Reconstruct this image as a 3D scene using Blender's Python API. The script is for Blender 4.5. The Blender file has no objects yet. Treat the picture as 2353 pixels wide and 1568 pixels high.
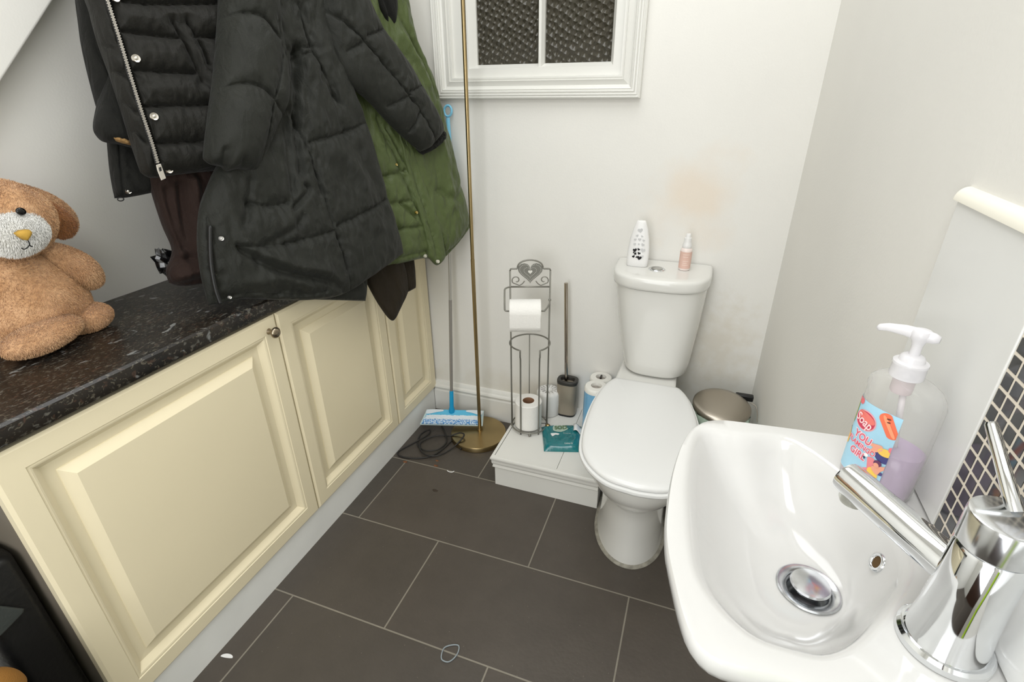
# Small cloakroom: coats over a low cupboard run, toilet on a boxed step, basin on the right wall.
# Units are metres. X runs along the window wall, Y towards it, Z up; the camera stands at x = y = 0.
import bpy, math, random
import numpy as np
from mathutils import Vector, Matrix, noise as mnoise

SC = bpy.context.scene
COL = SC.collection
PI = math.pi
random.seed(7)
RNG = np.random.default_rng(7)
ROOT = {}          # name of object -> world location of the thing it belongs to

# ------------------------------------------------------------------ materials
def lin(c):
    out = []
    for v in c:
        v = v / 255.0
        out.append(v / 12.92 if v <= 0.04045 else ((v + 0.055) / 1.055) ** 2.4)
    return (*out, 1.0)

def mat(name, rgb, rough=0.5, metal=0.0, var=0.0, vscale=8.0, bump=0.0, bscale=60.0, coat=0.0, sheen=0.0,
        trans=0.0, ior=1.45, stretch=(1, 1, 1), spec=0.5, sss=0.0):
    m = bpy.data.materials.new(name); m.use_nodes = True
    nt = m.node_tree; b = nt.nodes['Principled BSDF']
    b.inputs['Base Color'].default_value = lin(rgb)
    b.inputs['Roughness'].default_value = rough
    b.inputs['Metallic'].default_value = metal
    b.inputs['Coat Weight'].default_value = coat
    b.inputs['Coat Roughness'].default_value = 0.08
    b.inputs['Sheen Weight'].default_value = sheen
    b.inputs['Transmission Weight'].default_value = trans
    b.inputs['IOR'].default_value = ior
    b.inputs['Specular IOR Level'].default_value = spec
    if sss:
        b.inputs['Subsurface Weight'].default_value = sss
        b.inputs['Subsurface Radius'].default_value = (0.01, 0.008, 0.006)
    tc = nt.nodes.new('ShaderNodeTexCoord')
    mp = nt.nodes.new('ShaderNodeMapping'); mp.inputs['Scale'].default_value = stretch
    nt.links.new(tc.outputs['Object'], mp.inputs['Vector'])
    if var:
        n = nt.nodes.new('ShaderNodeTexNoise'); n.inputs['Scale'].default_value = vscale; n.inputs['Detail'].default_value = 5
        nt.links.new(mp.outputs[0], n.inputs['Vector'])
        r = nt.nodes.new('ShaderNodeMapRange')
        r.inputs['From Min'].default_value = 0.3; r.inputs['From Max'].default_value = 0.7
        r.inputs['To Min'].default_value = 1 - var; r.inputs['To Max'].default_value = 1 + var
        nt.links.new(n.outputs['Fac'], r.inputs['Value'])
        mx = nt.nodes.new('ShaderNodeMix'); mx.data_type = 'RGBA'; mx.blend_type = 'MULTIPLY'
        mx.inputs[0].default_value = 1.0; mx.inputs[6].default_value = lin(rgb)
        nt.links.new(r.outputs[0], mx.inputs[7]); nt.links.new(mx.outputs[2], b.inputs['Base Color'])
    if bump:
        n2 = nt.nodes.new('ShaderNodeTexNoise'); n2.inputs['Scale'].default_value = bscale; n2.inputs['Detail'].default_value = 4
        nt.links.new(mp.outputs[0], n2.inputs['Vector'])
        bp = nt.nodes.new('ShaderNodeBump'); bp.inputs['Strength'].default_value = bump; bp.inputs['Distance'].default_value = 0.002
        nt.links.new(n2.outputs['Fac'], bp.inputs['Height']); nt.links.new(bp.outputs[0], b.inputs['Normal'])
    return m

def node(m, kind, **kw):
    n = m.node_tree.nodes.new(kind)
    for k, v in kw.items(): setattr(n, k, v)
    return n

# ------------------------------------------------------------------ mesh building
class MB:
    def __init__(s): s.v = []; s.f = []
    def add(s, vs, fs):
        o = len(s.v); s.v += [tuple(map(float, p)) for p in vs]; s.f += [tuple(i + o for i in f) for f in fs]; return s
    def box(s, a, b):
        x0, y0, z0 = a; x1, y1, z1 = b
        return s.add([(x0,y0,z0),(x1,y0,z0),(x1,y1,z0),(x0,y1,z0),(x0,y0,z1),(x1,y0,z1),(x1,y1,z1),(x0,y1,z1)],
                     [(0,3,2,1),(4,5,6,7),(0,1,5,4),(1,2,6,5),(2,3,7,6),(3,0,4,7)])
    def rings(s, rings, cap0=True, cap1=True, closed=True):
        n = len(rings[0]); o = len(s.v)
        for r in rings: s.v += [tuple(map(float, p)) for p in r]
        for k in range(len(rings) - 1):
            for i in range(n if closed else n - 1):
                j = (i + 1) % n
                s.f.append((o + k*n + i, o + k*n + j, o + (k+1)*n + j, o + (k+1)*n + i))
        if cap0: s.f.append(tuple(o + i for i in range(n))[::-1])
        if cap1: s.f.append(tuple(o + (len(rings)-1)*n + i for i in range(n)))
        return s
    def lathe(s, prof, c=(0,0,0), n=32, axis=(0,0,1), sx=1.0, sy=1.0, cap0=True, cap1=True):
        q = Vector((0,0,1)).rotation_difference(Vector(axis).normalized()); c = Vector(c)
        rings = []
        for r, h in prof:
            rings.append([c + q @ Vector((sx*r*math.cos(2*PI*i/n), sy*r*math.sin(2*PI*i/n), h)) for i in range(n)])
        return s.rings(rings, cap0, cap1)
    def tube(s, path, r, n=10, cap=True, closed=False):
        P = [Vector(p) for p in path]; R = r if isinstance(r, (list, tuple)) else [r]*len(P)
        rings = []; up = None
        for i, p in enumerate(P):
            if closed: t = P[(i+1) % len(P)] - P[i-1]
            else: t = P[min(i+1, len(P)-1)] - P[max(i-1, 0)]
            t.normalize()
            if up is None:
                up = t.orthogonal().normalized()
            up = (up - t*up.dot(t)).normalized(); w = t.cross(up)
            rings.append([p + R[i]*(math.cos(2*PI*k/n)*up + math.sin(2*PI*k/n)*w) for k in range(n)])
        if closed:
            o = len(s.v); m = len(rings)
            for rg in rings: s.v += [tuple(q) for q in rg]
            for k in range(m):
                # align the seam of the last ring with the first
                sh = 0
                if k == m-1:
                    sh = min(range(n), key=lambda a: (rings[0][a]-rings[k][0]).length)
                for i in range(n):
                    j = (i+1) % n; k2 = (k+1) % m
                    s.f.append((o+k*n+i, o+k*n+j, o+k2*n+(j+sh) % n, o+k2*n+(i+sh) % n))
            return s
        return s.rings(rings, cap, cap)
    def ball(s, c, r, n=16, m=10, M=None):
        c = Vector(c); rr = r if isinstance(r, (list, tuple)) else (r, r, r)
        o = len(s.v)
        for k in range(1, m):
            a = PI*k/m
            for i in range(n):
                b = 2*PI*i/n
                p = Vector((rr[0]*math.sin(a)*math.cos(b), rr[1]*math.sin(a)*math.sin(b), rr[2]*math.cos(a)))
                if M is not None: p = M @ p
                s.v.append(tuple(c+p))
        p = Vector((0,0,rr[2])); q = Vector((0,0,-rr[2]))
        if M is not None: p = M @ p; q = M @ q
        s.v += [tuple(c+p), tuple(c+q)]
        t = o+(m-1)*n
        for k in range(m-2):
            for i in range(n):
                j = (i+1) % n
                s.f.append((o+k*n+i, o+(k+1)*n+i, o+(k+1)*n+j, o+k*n+j))
        for i in range(n):
            j = (i+1) % n
            s.f.append((t, o+i, o+j)); s.f.append((t+1, o+(m-2)*n+j, o+(m-2)*n+i))
        return s
    def prism(s, poly, z0, z1):            # poly: list of (x, y), counter-clockwise
        n = len(poly)
        return s.add([(x,y,z0) for x,y in poly]+[(x,y,z1) for x,y in poly],
                     [tuple(range(n))[::-1], tuple(range(n, 2*n))]+[(i,(i+1)%n,n+(i+1)%n,n+i) for i in range(n)])

def obj(name, mb, m, parent=None, smooth=False, bevel=0.0, angle=None, recalc=True):
    me = bpy.data.meshes.new(name)
    o = bpy.data.objects.new(name, me)
    base = Vector((0,0,0))
    if parent is not None:
        base = ROOT[parent.name]
    V = np.array(mb.v, dtype=float) - np.array(base) if len(mb.v) else np.zeros((0,3))
    me.from_pydata(V.tolist(), [], mb.f); me.update()
    if recalc:
        import bmesh
        bm = bmesh.new(); bm.from_mesh(me); bmesh.ops.recalc_face_normals(bm, faces=bm.faces); bm.to_mesh(me); bm.free()
    if isinstance(m, (list, tuple)):
        for q in m: me.materials.append(q)
    else: me.materials.append(m)
    if smooth:
        me.polygons.foreach_set('use_smooth', [True]*len(me.polygons))
        if angle: me.set_sharp_from_angle(angle=math.radians(angle))
    COL.objects.link(o)
    if parent is not None: o.parent = parent
    ROOT[o.name] = base
    if bevel:
        b = o.modifiers.new('bevel', 'BEVEL'); b.width = bevel; b.segments = 3; b.limit_method = 'ANGLE'; b.angle_limit = math.radians(40)
        for p in me.polygons: p.use_smooth = True
        me.set_sharp_from_angle(angle=math.radians(50))
    return o

def tag(o, label, cat, group=None, kind=None):
    o['label'] = label; o['category'] = cat
    if group: o['group'] = group
    if kind: o['kind'] = kind
    return o

def thing(name, label, cat, loc, group=None):
    o = bpy.data.objects.new(name, None); COL.objects.link(o)
    o.location = loc; o.empty_display_size = 0.05
    ROOT[o.name] = Vector(loc)
    return tag(o, label, cat, group)

def struct(name, mb, m, parent=None, **kw):
    o = obj(name, mb, m, parent, **kw)
    if parent is None: o['kind'] = 'structure'
    return o

def smooth_path(pts, n=8, closed=False):
    P = [np.array(p, float) for p in pts]; out = []; m = len(P)
    for i in range(m if closed else m-1):
        if closed: p0, p1, p2, p3 = P[i-1], P[i], P[(i+1) % m], P[(i+2) % m]
        else: p0, p1, p2, p3 = P[max(i-1, 0)], P[i], P[i+1], P[min(i+2, m-1)]
        for k in range(n):
            t = k/n
            out.append(0.5*((2*p1)+(-p0+p2)*t+(2*p0-5*p1+4*p2-p3)*t*t+(-p0+3*p1-3*p2+p3)*t**3))
    if not closed: out.append(P[-1])
    return out

def resample(pts, n):
    P = np.array(pts, float); d = np.r_[0, np.cumsum(np.linalg.norm(np.diff(P, axis=0), axis=1))]
    t = np.linspace(0, d[-1], n)
    return np.stack([np.interp(t, d, P[:, k]) for k in range(P.shape[1])], 1)

def text2d(body, size=1.0, bold=0.0):
    cu = bpy.data.curves.new('lettering', 'FONT'); cu.body = body; cu.size = size; cu.align_x = 'CENTER'; cu.align_y = 'CENTER'
    cu.offset = bold; cu.resolution_u = 4
    o = bpy.data.objects.new('lettering', cu); COL.objects.link(o)
    dg = bpy.context.evaluated_depsgraph_get()
    me = bpy.data.meshes.new_from_object(o.evaluated_get(dg))
    v = [tuple(p.co) for p in me.vertices]; f = [tuple(p.vertices) for p in me.polygons]
    bpy.data.objects.remove(o); bpy.data.curves.remove(cu); bpy.data.meshes.remove(me)
    return v, f

# ------------------------------------------------------------------ room constants
XL, XR, YB, YF, ZC = -1.32, 0.245, 1.68, -0.95, 2.4

# ------------------------------------------------------------------ camera and light
cam_d = bpy.data.cameras.new('camera'); cam = bpy.data.objects.new('camera', cam_d); COL.objects.link(cam)
cam_d.sensor_width = 36.0; cam_d.lens = 18.132; cam_d.clip_start = 0.02
cam.matrix_world = Matrix([[0.9395692, -0.1418369, 0.311596, 0.0], [0.3422076, 0.4161574, -0.8424411, 0.0], [-0.0101837, 0.8981622, 0.4395463, 1.25], [0.0, 0.0, 0.0, 1.0]])
SC.camera = cam
SC.view_settings.view_transform = 'Standard'; SC.view_settings.look = 'None'; SC.view_settings.gamma = 1.0
SC.view_settings.exposure = -0.03; SC.view_settings.use_curve_mapping = False

w = bpy.data.worlds.new('world'); SC.world = w; w.use_nodes = True
w.node_tree.nodes['Background'].inputs[0].default_value = (0.9, 0.95, 1.0, 1); w.node_tree.nodes['Background'].inputs[1].default_value = 0.25

def area(name, loc, target, sx, sy, power, col):
    l = bpy.data.lights.new(name, 'AREA'); l.shape = 'RECTANGLE'; l.size = sx; l.size_y = sy; l.energy = power; l.color = col
    o = bpy.data.objects.new(name, l); COL.objects.link(o); o.location = loc
    o.rotation_euler = (Vector(target)-Vector(loc)).to_track_quat('-Z', 'Y').to_euler()
    return o
area('ceiling_lamp_light', (-0.30, 1.00, 2.37), (-0.30, 1.00, 0), 0.85, 0.85, 10.5, (0.965, 0.985, 1.0))
area('ceiling_fill_light', (-0.25, -0.35, 2.37), (-0.25, -0.35, 0), 0.8, 0.8, 13.0, (0.965, 0.985, 1.0))  # added overhead fill to brighten the left wall, no fitting hangs here
area('front_fill_light', (-0.35, -0.90, 0.92), (-0.55, 1.2, 0.45), 0.75, 1.75, 22.0, (0.965, 0.985, 1.0))  # unseen fill added behind the camera to lift the low surfaces

# ------------------------------------------------------------------ shared materials
def wall_material(name, rgb, stains):
    m = mat(name, rgb, rough=0.55, var=0.02, vscale=3.0, bump=0.12, bscale=220.0)
    nt = m.node_tree; b = nt.nodes['Principled BSDF']; src = b.inputs['Base Color'].links[0].from_socket
    tc = node(m, 'ShaderNodeTexCoord')
    for (c, size, col, amt, ns, edge) in stains:
        sub = node(m, 'ShaderNodeVectorMath', operation='SUBTRACT'); sub.inputs[1].default_value = c
        nt.links.new(tc.outputs['Object'], sub.inputs[0])
        dv = node(m, 'ShaderNodeVectorMath', operation='DIVIDE'); dv.inputs[1].default_value = size
        nt.links.new(sub.outputs[0], dv.inputs[0])
        ln = node(m, 'ShaderNodeVectorMath', operation='LENGTH'); nt.links.new(dv.outputs[0], ln.inputs[0])
        no = node(m, 'ShaderNodeTexNoise'); no.inputs['Scale'].default_value = ns; no.inputs['Detail'].default_value = 6
        nt.links.new(tc.outputs['Object'], no.inputs['Vector'])
        ad = node(m, 'ShaderNodeMath', operation='ADD'); nt.links.new(ln.outputs['Value'], ad.inputs[0])
        mu = node(m, 'ShaderNodeMath', operation='MULTIPLY_ADD'); mu.inputs[1].default_value = 1.8; mu.inputs[2].default_value = -0.9
        nt.links.new(no.outputs['Fac'], mu.inputs[0]); nt.links.new(mu.outputs[0], ad.inputs[1])
        mr = node(m, 'ShaderNodeMapRange'); mr.inputs['From Min'].default_value = 1.0; mr.inputs['From Max'].default_value = 1.0-edge
        mr.inputs['To Min'].default_value = 0.0; mr.inputs['To Max'].default_value = amt
        nt.links.new(ad.outputs[0], mr.inputs['Value'])
        mx = node(m, 'ShaderNodeMix', data_type='RGBA'); nt.links.new(mr.outputs[0], mx.inputs[0])
        nt.links.new(src, mx.inputs[6]); mx.inputs[7].default_value = lin(col)
        src = mx.outputs[2]
    nt.links.new(src, b.inputs['Base Color'])
    return m

WALL = (231, 229, 223)
m_wall = wall_material('painted plaster', WALL, [])
m_wall_back = wall_material('painted plaster with patches', WALL, [
    ((-0.03, 1.68, 0.95), (0.17, 0.3, 0.17), (232, 214, 192), 0.55, 7.0, 0.8),
    ((0.10, 1.68, 0.45), (0.16, 0.3, 0.22), (206, 194, 170), 0.35, 30.0, 0.9),
    ((-0.60, 1.68, 0.15), (0.5, 0.3, 0.10), (205, 195, 172), 0.4, 12.0, 0.9)])
m_ceil = mat('white ceiling paint', (236, 234, 228), rough=0.7)
m_trimwhite = mat('white gloss paint', (226, 225, 219), rough=0.3, var=0.015, vscale=4)
m_chrome = mat('chrome', (226, 228, 230), rough=0.06, metal=1.0, var=0.05, vscale=30)
m_steel = mat('brushed steel', (176, 168, 156), rough=0.32, metal=1.0, bump=0.05, bscale=300, stretch=(1, 1, 20))
m_ceramic = mat('white ceramic', (211, 210, 207), rough=0.12, coat=0.4, spec=0.5)
m_plasticwhite = mat('white plastic', (232, 231, 229), rough=0.25)
m_black = mat('black plastic', (22, 22, 22), rough=0.4)
m_dark = mat('dark wood', (62, 40, 28), rough=0.5, var=0.2, vscale=6)
m_paper = mat('tissue paper', (240, 238, 233), rough=0.9, bump=0.5, bscale=140)
m_wire = mat('grey painted wire', (132, 130, 122), rough=0.38, metal=0.4)
m_snap = mat('silver snap', (205, 200, 192), rough=0.25, metal=1.0)

# ------------------------------------------------------------------ floor
m_floor = mat('slate grey floor tiles', (66, 62, 58), rough=0.42)
nt = m_floor.node_tree; b = nt.nodes['Principled BSDF']
tc = node(m_floor, 'ShaderNodeTexCoord'); mp = node(m_floor, 'ShaderNodeMapping'); mp.inputs['Location'].default_value = (0.33, -0.700, 0)
nt.links.new(tc.outputs['Object'], mp.inputs['Vector'])
br = node(m_floor, 'ShaderNodeTexBrick', offset=0.5, offset_frequency=2)
br.inputs['Scale'].default_value = 1.0; br.inputs['Brick Width'].default_value = 0.581; br.inputs['Row Height'].default_value = 0.305
br.inputs['Mortar Size'].default_value = 0.0022; br.inputs['Mortar Smooth'].default_value = 0.2; br.inputs['Bias'].default_value = 0.0
br.inputs['Color1'].default_value = lin((80, 73, 66)); br.inputs['Color2'].default_value = lin((72, 67, 61)); br.inputs['Mortar'].default_value = lin((132, 126, 114))
nt.links.new(mp.outputs[0], br.inputs['Vector'])
no = node(m_floor, 'ShaderNodeTexNoise'); no.inputs['Scale'].default_value = 5; no.inputs['Detail'].default_value = 9; no.inputs['Roughness'].default_value = 0.7
nt.links.new(tc.outputs['Object'], no.inputs['Vector'])
mr = node(m_floor, 'ShaderNodeMapRange'); mr.inputs['From Min'].default_value = 0.3; mr.inputs['From Max'].default_value = 0.7; mr.inputs['To Min'].default_value = 0.86; mr.inputs['To Max'].default_value = 1.14
nt.links.new(no.outputs['Fac'], mr.inputs['Value'])
mx = node(m_floor, 'ShaderNodeMix', data_type='RGBA', blend_type='MULTIPLY'); mx.inputs[0].default_value = 1
nt.links.new(br.outputs['Color'], mx.inputs[6]); nt.links.new(mr.outputs[0], mx.inputs[7])
vo = node(m_floor, 'ShaderNodeTexVoronoi'); vo.inputs['Scale'].default_value = 55; nt.links.new(tc.outputs['Object'], vo.inputs['Vector'])
cr = node(m_floor, 'ShaderNodeMapRange'); cr.inputs['From Min'].default_value = 0.075; cr.inputs['From Max'].default_value = 0.03; cr.inputs['To Max'].default_value = 0.55
nt.links.new(vo.outputs['Distance'], cr.inputs['Value'])
gate = node(m_floor, 'ShaderNodeMath', operation='GREATER_THAN'); gate.inputs[1].default_value = 0.62
sepc = node(m_floor, 'ShaderNodeSeparateColor'); nt.links.new(vo.outputs['Color'], sepc.inputs[0]); nt.links.new(sepc.outputs[0], gate.inputs[0])
mg = node(m_floor, 'ShaderNodeMath', operation='MULTIPLY'); nt.links.new(cr.outputs[0], mg.inputs[0]); nt.links.new(gate.outputs[0], mg.inputs[1])
mx2 = node(m_floor, 'ShaderNodeMix', data_type='RGBA'); nt.links.new(mg.outputs[0], mx2.inputs[0]); nt.links.new(mx.outputs[2], mx2.inputs[6])
mx2.inputs[7].default_value = lin((140, 132, 118))
nt.links.new(mx2.outputs[2], b.inputs['Base Color'])
bmp = node(m_floor, 'ShaderNodeBump'); bmp.inputs['Strength'].default_value = 0.35; bmp.inputs['Distance'].default_value = 0.002
no2 = node(m_floor, 'ShaderNodeTexNoise'); no2.inputs['Scale'].default_value = 90; no2.inputs['Detail'].default_value = 6; nt.links.new(tc.outputs['Object'], no2.inputs['Vector'])
mb_ = node(m_floor, 'ShaderNodeMath', operation='MULTIPLY_ADD'); mb_.inputs[1].default_value = -1.2
nt.links.new(br.outputs['Fac'], mb_.inputs[0]); nt.links.new(no2.outputs['Fac'], mb_.inputs[2])
nt.links.new(mb_.outputs[0], bmp.inputs['Height']); nt.links.new(bmp.outputs[0], b.inputs['Normal'])
struct('floor', MB().box((XL-0.1, YF-0.1, -0.06), (XR+0.1, YB+0.1, 0)), m_floor)
struct('ceiling', MB().box((XL-0.1, YF-0.1, ZC), (XR+0.1, YB+0.1, ZC+0.06)), m_ceil)
struct('wall_left', MB().box((XL-0.1, YF-0.1, 0), (XL, YB, ZC)), m_wall)
struct('wall_right', MB().box((XR, YF-0.1, 0), (XR+0.1, YB, ZC)), m_wall)
# window wall with its opening
WX0, WX1, WZ0, WZ1 = -0.800, -0.282, 1.290, 2.10
mb = MB(); mb.box((XL-0.1, YB, 0), (XR+0.1, YB+0.1, WZ0)); mb.box((XL-0.1, YB, WZ1), (XR+0.1, YB+0.1, ZC))
mb.box((XL-0.1, YB, WZ0), (WX0, YB+0.1, WZ1)); mb.box((WX1, YB, WZ0), (XR+0.1, YB+0.1, WZ1))
struct('wall_back', mb, m_wall_back)
# wall behind the camera with a door
mb = MB(); mb.box((XL-0.1, YF-0.1, 0), (-0.75, YF, ZC)); mb.box((0.05, YF-0.1, 0), (XR+0.1, YF, ZC)); mb.box((-0.75, YF-0.1, 1.98), (0.05, YF, ZC))
struct('wall_front', mb, m_wall)
d = struct('door_1', MB().box((-0.75, YF-0.08, 0.0), (0.05, YF-0.04, 1.98)), m_dark)
# sloping stair soffit over the near end of the worktop
mb = MB(); pr_ = [(YF, 0.0), (-0.705+0.0, 0.0), (0.540, 1.263), (0.657, 1.382), (1.66, 2.4), (YF, 2.4)]
yA, zA, yB, zB = (0.68, 1.2662, 0.8279, 1.4164)
sl = (zB-zA)/(yB-yA)
def soff(y): return zA+(y-yA)*sl
y0 = 0.12
poly = [(y0, soff(y0)), (1.50, soff(1.50)), (1.50, soff(1.50)+0.05), (y0, soff(y0)+0.05)]
X0s, X1s = XL, -1.26
zc_y = yA+(ZC-zA)/sl
poly = [(y0, soff(y0)), (zc_y, ZC), (y0, ZC)]
mb.add([(X0s, y, z) for y, z in poly]+[(X1s, y, z) for y, z in poly], [(0, 1, 2), (3, 5, 4), (0, 3, 4, 1), (1, 4, 5, 2), (2, 5, 3, 0)])
struct('ceiling_stair', mb, m_wall, bevel=0.006)

# skirting board on the window wall, left of the step
def moulding(path_fn, L0, L1, prof):
    m_ = MB(); m_.rings([[path_fn(L0, a, h) for a, h in prof], [path_fn(L1, a, h) for a, h in prof]]); return m_
SK = [(0, 0), (0.018, 0), (0.018, 0.095), (0.014, 0.100), (0.014, 0.104), (0.019, 0.107), (0.021, 0.113), (0.019, 0.119), (0.012, 0.124), (0.010, 0.132), (0.006, 0.138), (0, 0.140)]
struct('baseboard_back', moulding(lambda L, a, h: (L, YB-a, h), -0.972, -0.553, SK), m_trimwhite, smooth=True, angle=35)

# ------------------------------------------------------------------ window: architrave, sash, panes
win = thing('window_1', 'white framed window with obscure textured glass above the toilet', 'window', (-0.54, YB, 1.22))
win['kind'] = 'structure'
AX0, AX1, AZ0, AZ1 = -0.868, -0.216, 1.222, 2.17
def frame_loft(prof, x0, x1, z0, z1):
    # prof: (inset, depth towards the room); four-sided loft with mitred corners
    m_ = MB(); rings = []
    for i, d_ in prof:
        rings.append([(x0+i, YB-d_, z0+i), (x1-i, YB-d_, z0+i), (x1-i, YB-d_, z1-i), (x0+i, YB-d_, z1-i)])
    m_.rings(rings, False, False); return m_
AP = [(0, -0.01), (0, 0.020), (0.004, 0.023), (0.008, 0.021), (0.010, 0.024), (0.014, 0.024), (0.016, 0.021), (0.018, 0.024), (0.022, 0.024), (0.024, 0.021), (0.026, 0.023),
      (0.029, 0.021), (0.031, 0.014), (0.036, 0.012), (0.046, 0.016), (0.050, 0.018), (0.052, 0.013), (0.056, 0.015), (0.060, 0.015), (0.062, 0.002), (0.064, -0.02)]
obj('architrave', frame_loft(AP, AX0, AX1, AZ0, AZ1), m_trimwhite, win)
GX0, GX1, GZ0, GZ1 = -0.733, -0.312, 1.318, 2.05
SP = [(0, -0.05), (0, 0.004), (0.034, 0.004), (0.036, 0.003), (0.052, -0.020), (0.052, -0.05)]
def frame_rect(a, b_, d0, d1):
    m_ = MB()
    (x0, z0, x1, z1), (u0, w0, u1, w1) = a, b_
    o = [(x0, z0), (x1, z0), (x1, z1), (x0, z1)]; i_ = [(u0, w0), (u1, w0), (u1, w1), (u0, w1)]
    return o, i_, m_
def sash():
    m_ = MB()
    O = (AX0+0.062, AZ0+0.062, AX1-0.062, AZ1-0.062); I = (GX0, GZ0, GX1, GZ1)
    def lerp(t, d_):
        q = [O[k]*(1-t)+I[k]*t for k in range(4)]
        return [(q[0], YB-d_, q[1]), (q[2], YB-d_, q[1]), (q[2], YB-d_, q[3]), (q[0], YB-d_, q[3])]
    m_.rings([lerp(0, -0.05), lerp(0, 0.002), lerp(0.70, 0.002), lerp(0.72, 0.0), lerp(1.0, -0.018), lerp(1.0, -0.05)], False, False)
    return m_
obj('sash', sash(), m_trimwhite, win)
mb = MB(); xm = -0.5225
mb.rings([[(xm-0.010, YB+0.045, z), (xm-0.010, YB+0.016, z), (xm-0.004, YB-0.0, z), (xm+0.004, YB-0.0, z), (xm+0.010, YB+0.016, z), (xm+0.010, YB+0.045, z)] for z in (GZ0-0.01, GZ1+0.01)])
obj('glazing_bar', mb, m_trimwhite, win)
m_glass = mat('obscure patterned glass', (128, 122, 104), rough=0.10, trans=0.78, ior=1.4)
nt = m_glass.node_tree; tc = node(m_glass, 'ShaderNodeTexCoord')
v1 = node(m_glass, 'ShaderNodeTexVoronoi', feature='SMOOTH_F1'); v1.inputs['Scale'].default_value = 58; v1.inputs['Smoothness'].default_value = 0.12; v1.inputs['Randomness'].default_value = 0.5; v1.voronoi_dimensions = '2D'
mpg = node(m_glass, 'ShaderNodeMapping'); mpg.inputs['Rotation'].default_value = (math.radians(90), 0, 0.6)
rotg = node(m_glass, 'ShaderNodeSeparateXYZ'); nt.links.new(tc.outputs['Object'], rotg.inputs[0]); cmb = node(m_glass, 'ShaderNodeCombineXYZ')
nt.links.new(rotg.outputs[0], cmb.inputs[0]); nt.links.new(rotg.outputs[2], cmb.inputs[1]); mpg.inputs['Rotation'].default_value = (0, 0, 0.5); nt.links.new(cmb.outputs[0], mpg.inputs['Vector']); nt.links.new(mpg.outputs[0], v1.inputs['Vector'])
bm_ = node(m_glass, 'ShaderNodeBump'); bm_.inputs['Strength'].default_value = 1.0; bm_.inputs['Distance'].default_value = 0.012
nt.links.new(v1.outputs['Distance'], bm_.inputs['Height']); nt.links.new(bm_.outputs[0], nt.nodes['Principled BSDF'].inputs['Normal'])
obj('pane', MB().box((GX0-0.004, YB+0.026, GZ0-0.004), (xm-0.004, YB+0.030, GZ1)), m_glass, win)
obj('pane', MB().box((xm+0.004, YB+0.026, GZ0-0.004), (GX1+0.004, YB+0.030, GZ1)), m_glass, win)
# the dim fence a short way behind the glass
m_fence = mat('weathered fence boards', (126, 112, 92), rough=0.8, var=0.5, vscale=9, stretch=(1, 1, 0.6))
mb = MB()
for k in range(11): mb.box((-1.3+k*0.14, YB+0.36, 0.9), (-1.3+k*0.14+0.134, YB+0.38, 2.4))
tag(obj('fence_panel', mb, m_fence), 'dark brown boards seen dimly through the textured window glass', 'fence')

# ------------------------------------------------------------------ boxed step behind the toilet
ST = 0.125
m_step = mat('white painted board', (226, 225, 219), rough=0.35, var=0.02, vscale=5)
stp = thing('boxed_step', 'white painted boxed step that the toilet backs into', 'step', (-0.36, 1.49, 0))
mb = MB(); mb.prism([(-0.550, 1.302), (-0.190, 1.302), (-0.190, 1.50), (0.045, 1.50), (0.045, 1.302), (XR, 1.302), (XR, YB), (-0.550, YB)], 0, ST-0.012)
obj('riser', mb, m_step, stp)
mb = MB()
mb.prism([(-0.548, 1.303), (-0.3315, 1.303), (-0.3315, YB), (-0.548, YB)], ST-0.012, ST)
mb.prism([(-0.3300, 1.303), (-0.190, 1.303), (-0.190, 1.50), (0.045, 1.50), (0.045, 1.303), (XR, 1.303), (XR, YB), (-0.3300, YB)], ST-0.012, ST)
obj('top_board', mb, m_step, stp)
NP = [(0, 0.075), (0.003, 0.076), (0.0065, 0.080), (0.0055, 0.086), (0.0045, 0.090), (0.008, 0.096), (0.009, 0.103), (0.0085, 0.109), (0.012, 0.114), (0.012, 0.121), (0.009, ST+0.0015), (0, ST+0.0015)]
obj('nosing', MB().rings([[(-0.550-a, YB-0.02, h) for a, h in NP], [(-0.550-a, 1.302-a, h) for a, h in NP], [(-0.190, 1.302-a, h) for a, h in NP]]), m_trimwhite, stp, smooth=True, angle=40)
obj('nosing', MB().rings([[(0.045, 1.302-a, h) for a, h in NP], [(XR-0.001, 1.302-a, h) for a, h in NP]]), m_trimwhite, stp, smooth=True, angle=40)

# ------------------------------------------------------------------ cupboards, worktop, plinth
m_door = mat('cream cupboard door', (236, 224, 192), rough=0.38, var=0.015, vscale=3)
XD = -0.965
DOORP = [(0, -0.020), (0, -0.004), (0.006, 0.0), (0.042, 0.0), (0.0435, -0.0018), (0.047, -0.0018), (0.050, -0.0028), (0.063, -0.0150), (0.082, -0.0160), (0.0825, -0.0140), (0.101, -0.0015), (0.103, -0.0015)]
def panel_door(parent, y0, y1, z0, z1):
    m_ = MB(); rings = []
    for i, d_ in DOORP:
        rings.append([(XD+d_, y0+i, z0+i), (XD+d_, y1-i, z0+i), (XD+d_, y1-i, z1-i), (XD+d_, y0+i, z1-i)])
    m_.rings(rings, True, True)
    return obj('door', m_, m_door, parent)
m_carc = mat('grey brown melamine', (120, 112, 100), rough=0.45, var=0.06)
DOORS = [(0.304, 0.9075, 'cream panelled cupboard with a round knob, nearest the camera', True),
         (0.9105, 1.3705, 'cream panelled cupboard under the dark puffer coat, middle of the run', False),
         (1.3735, 1.672, 'narrow cream cupboard in the corner by the window wall', False)]
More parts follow.
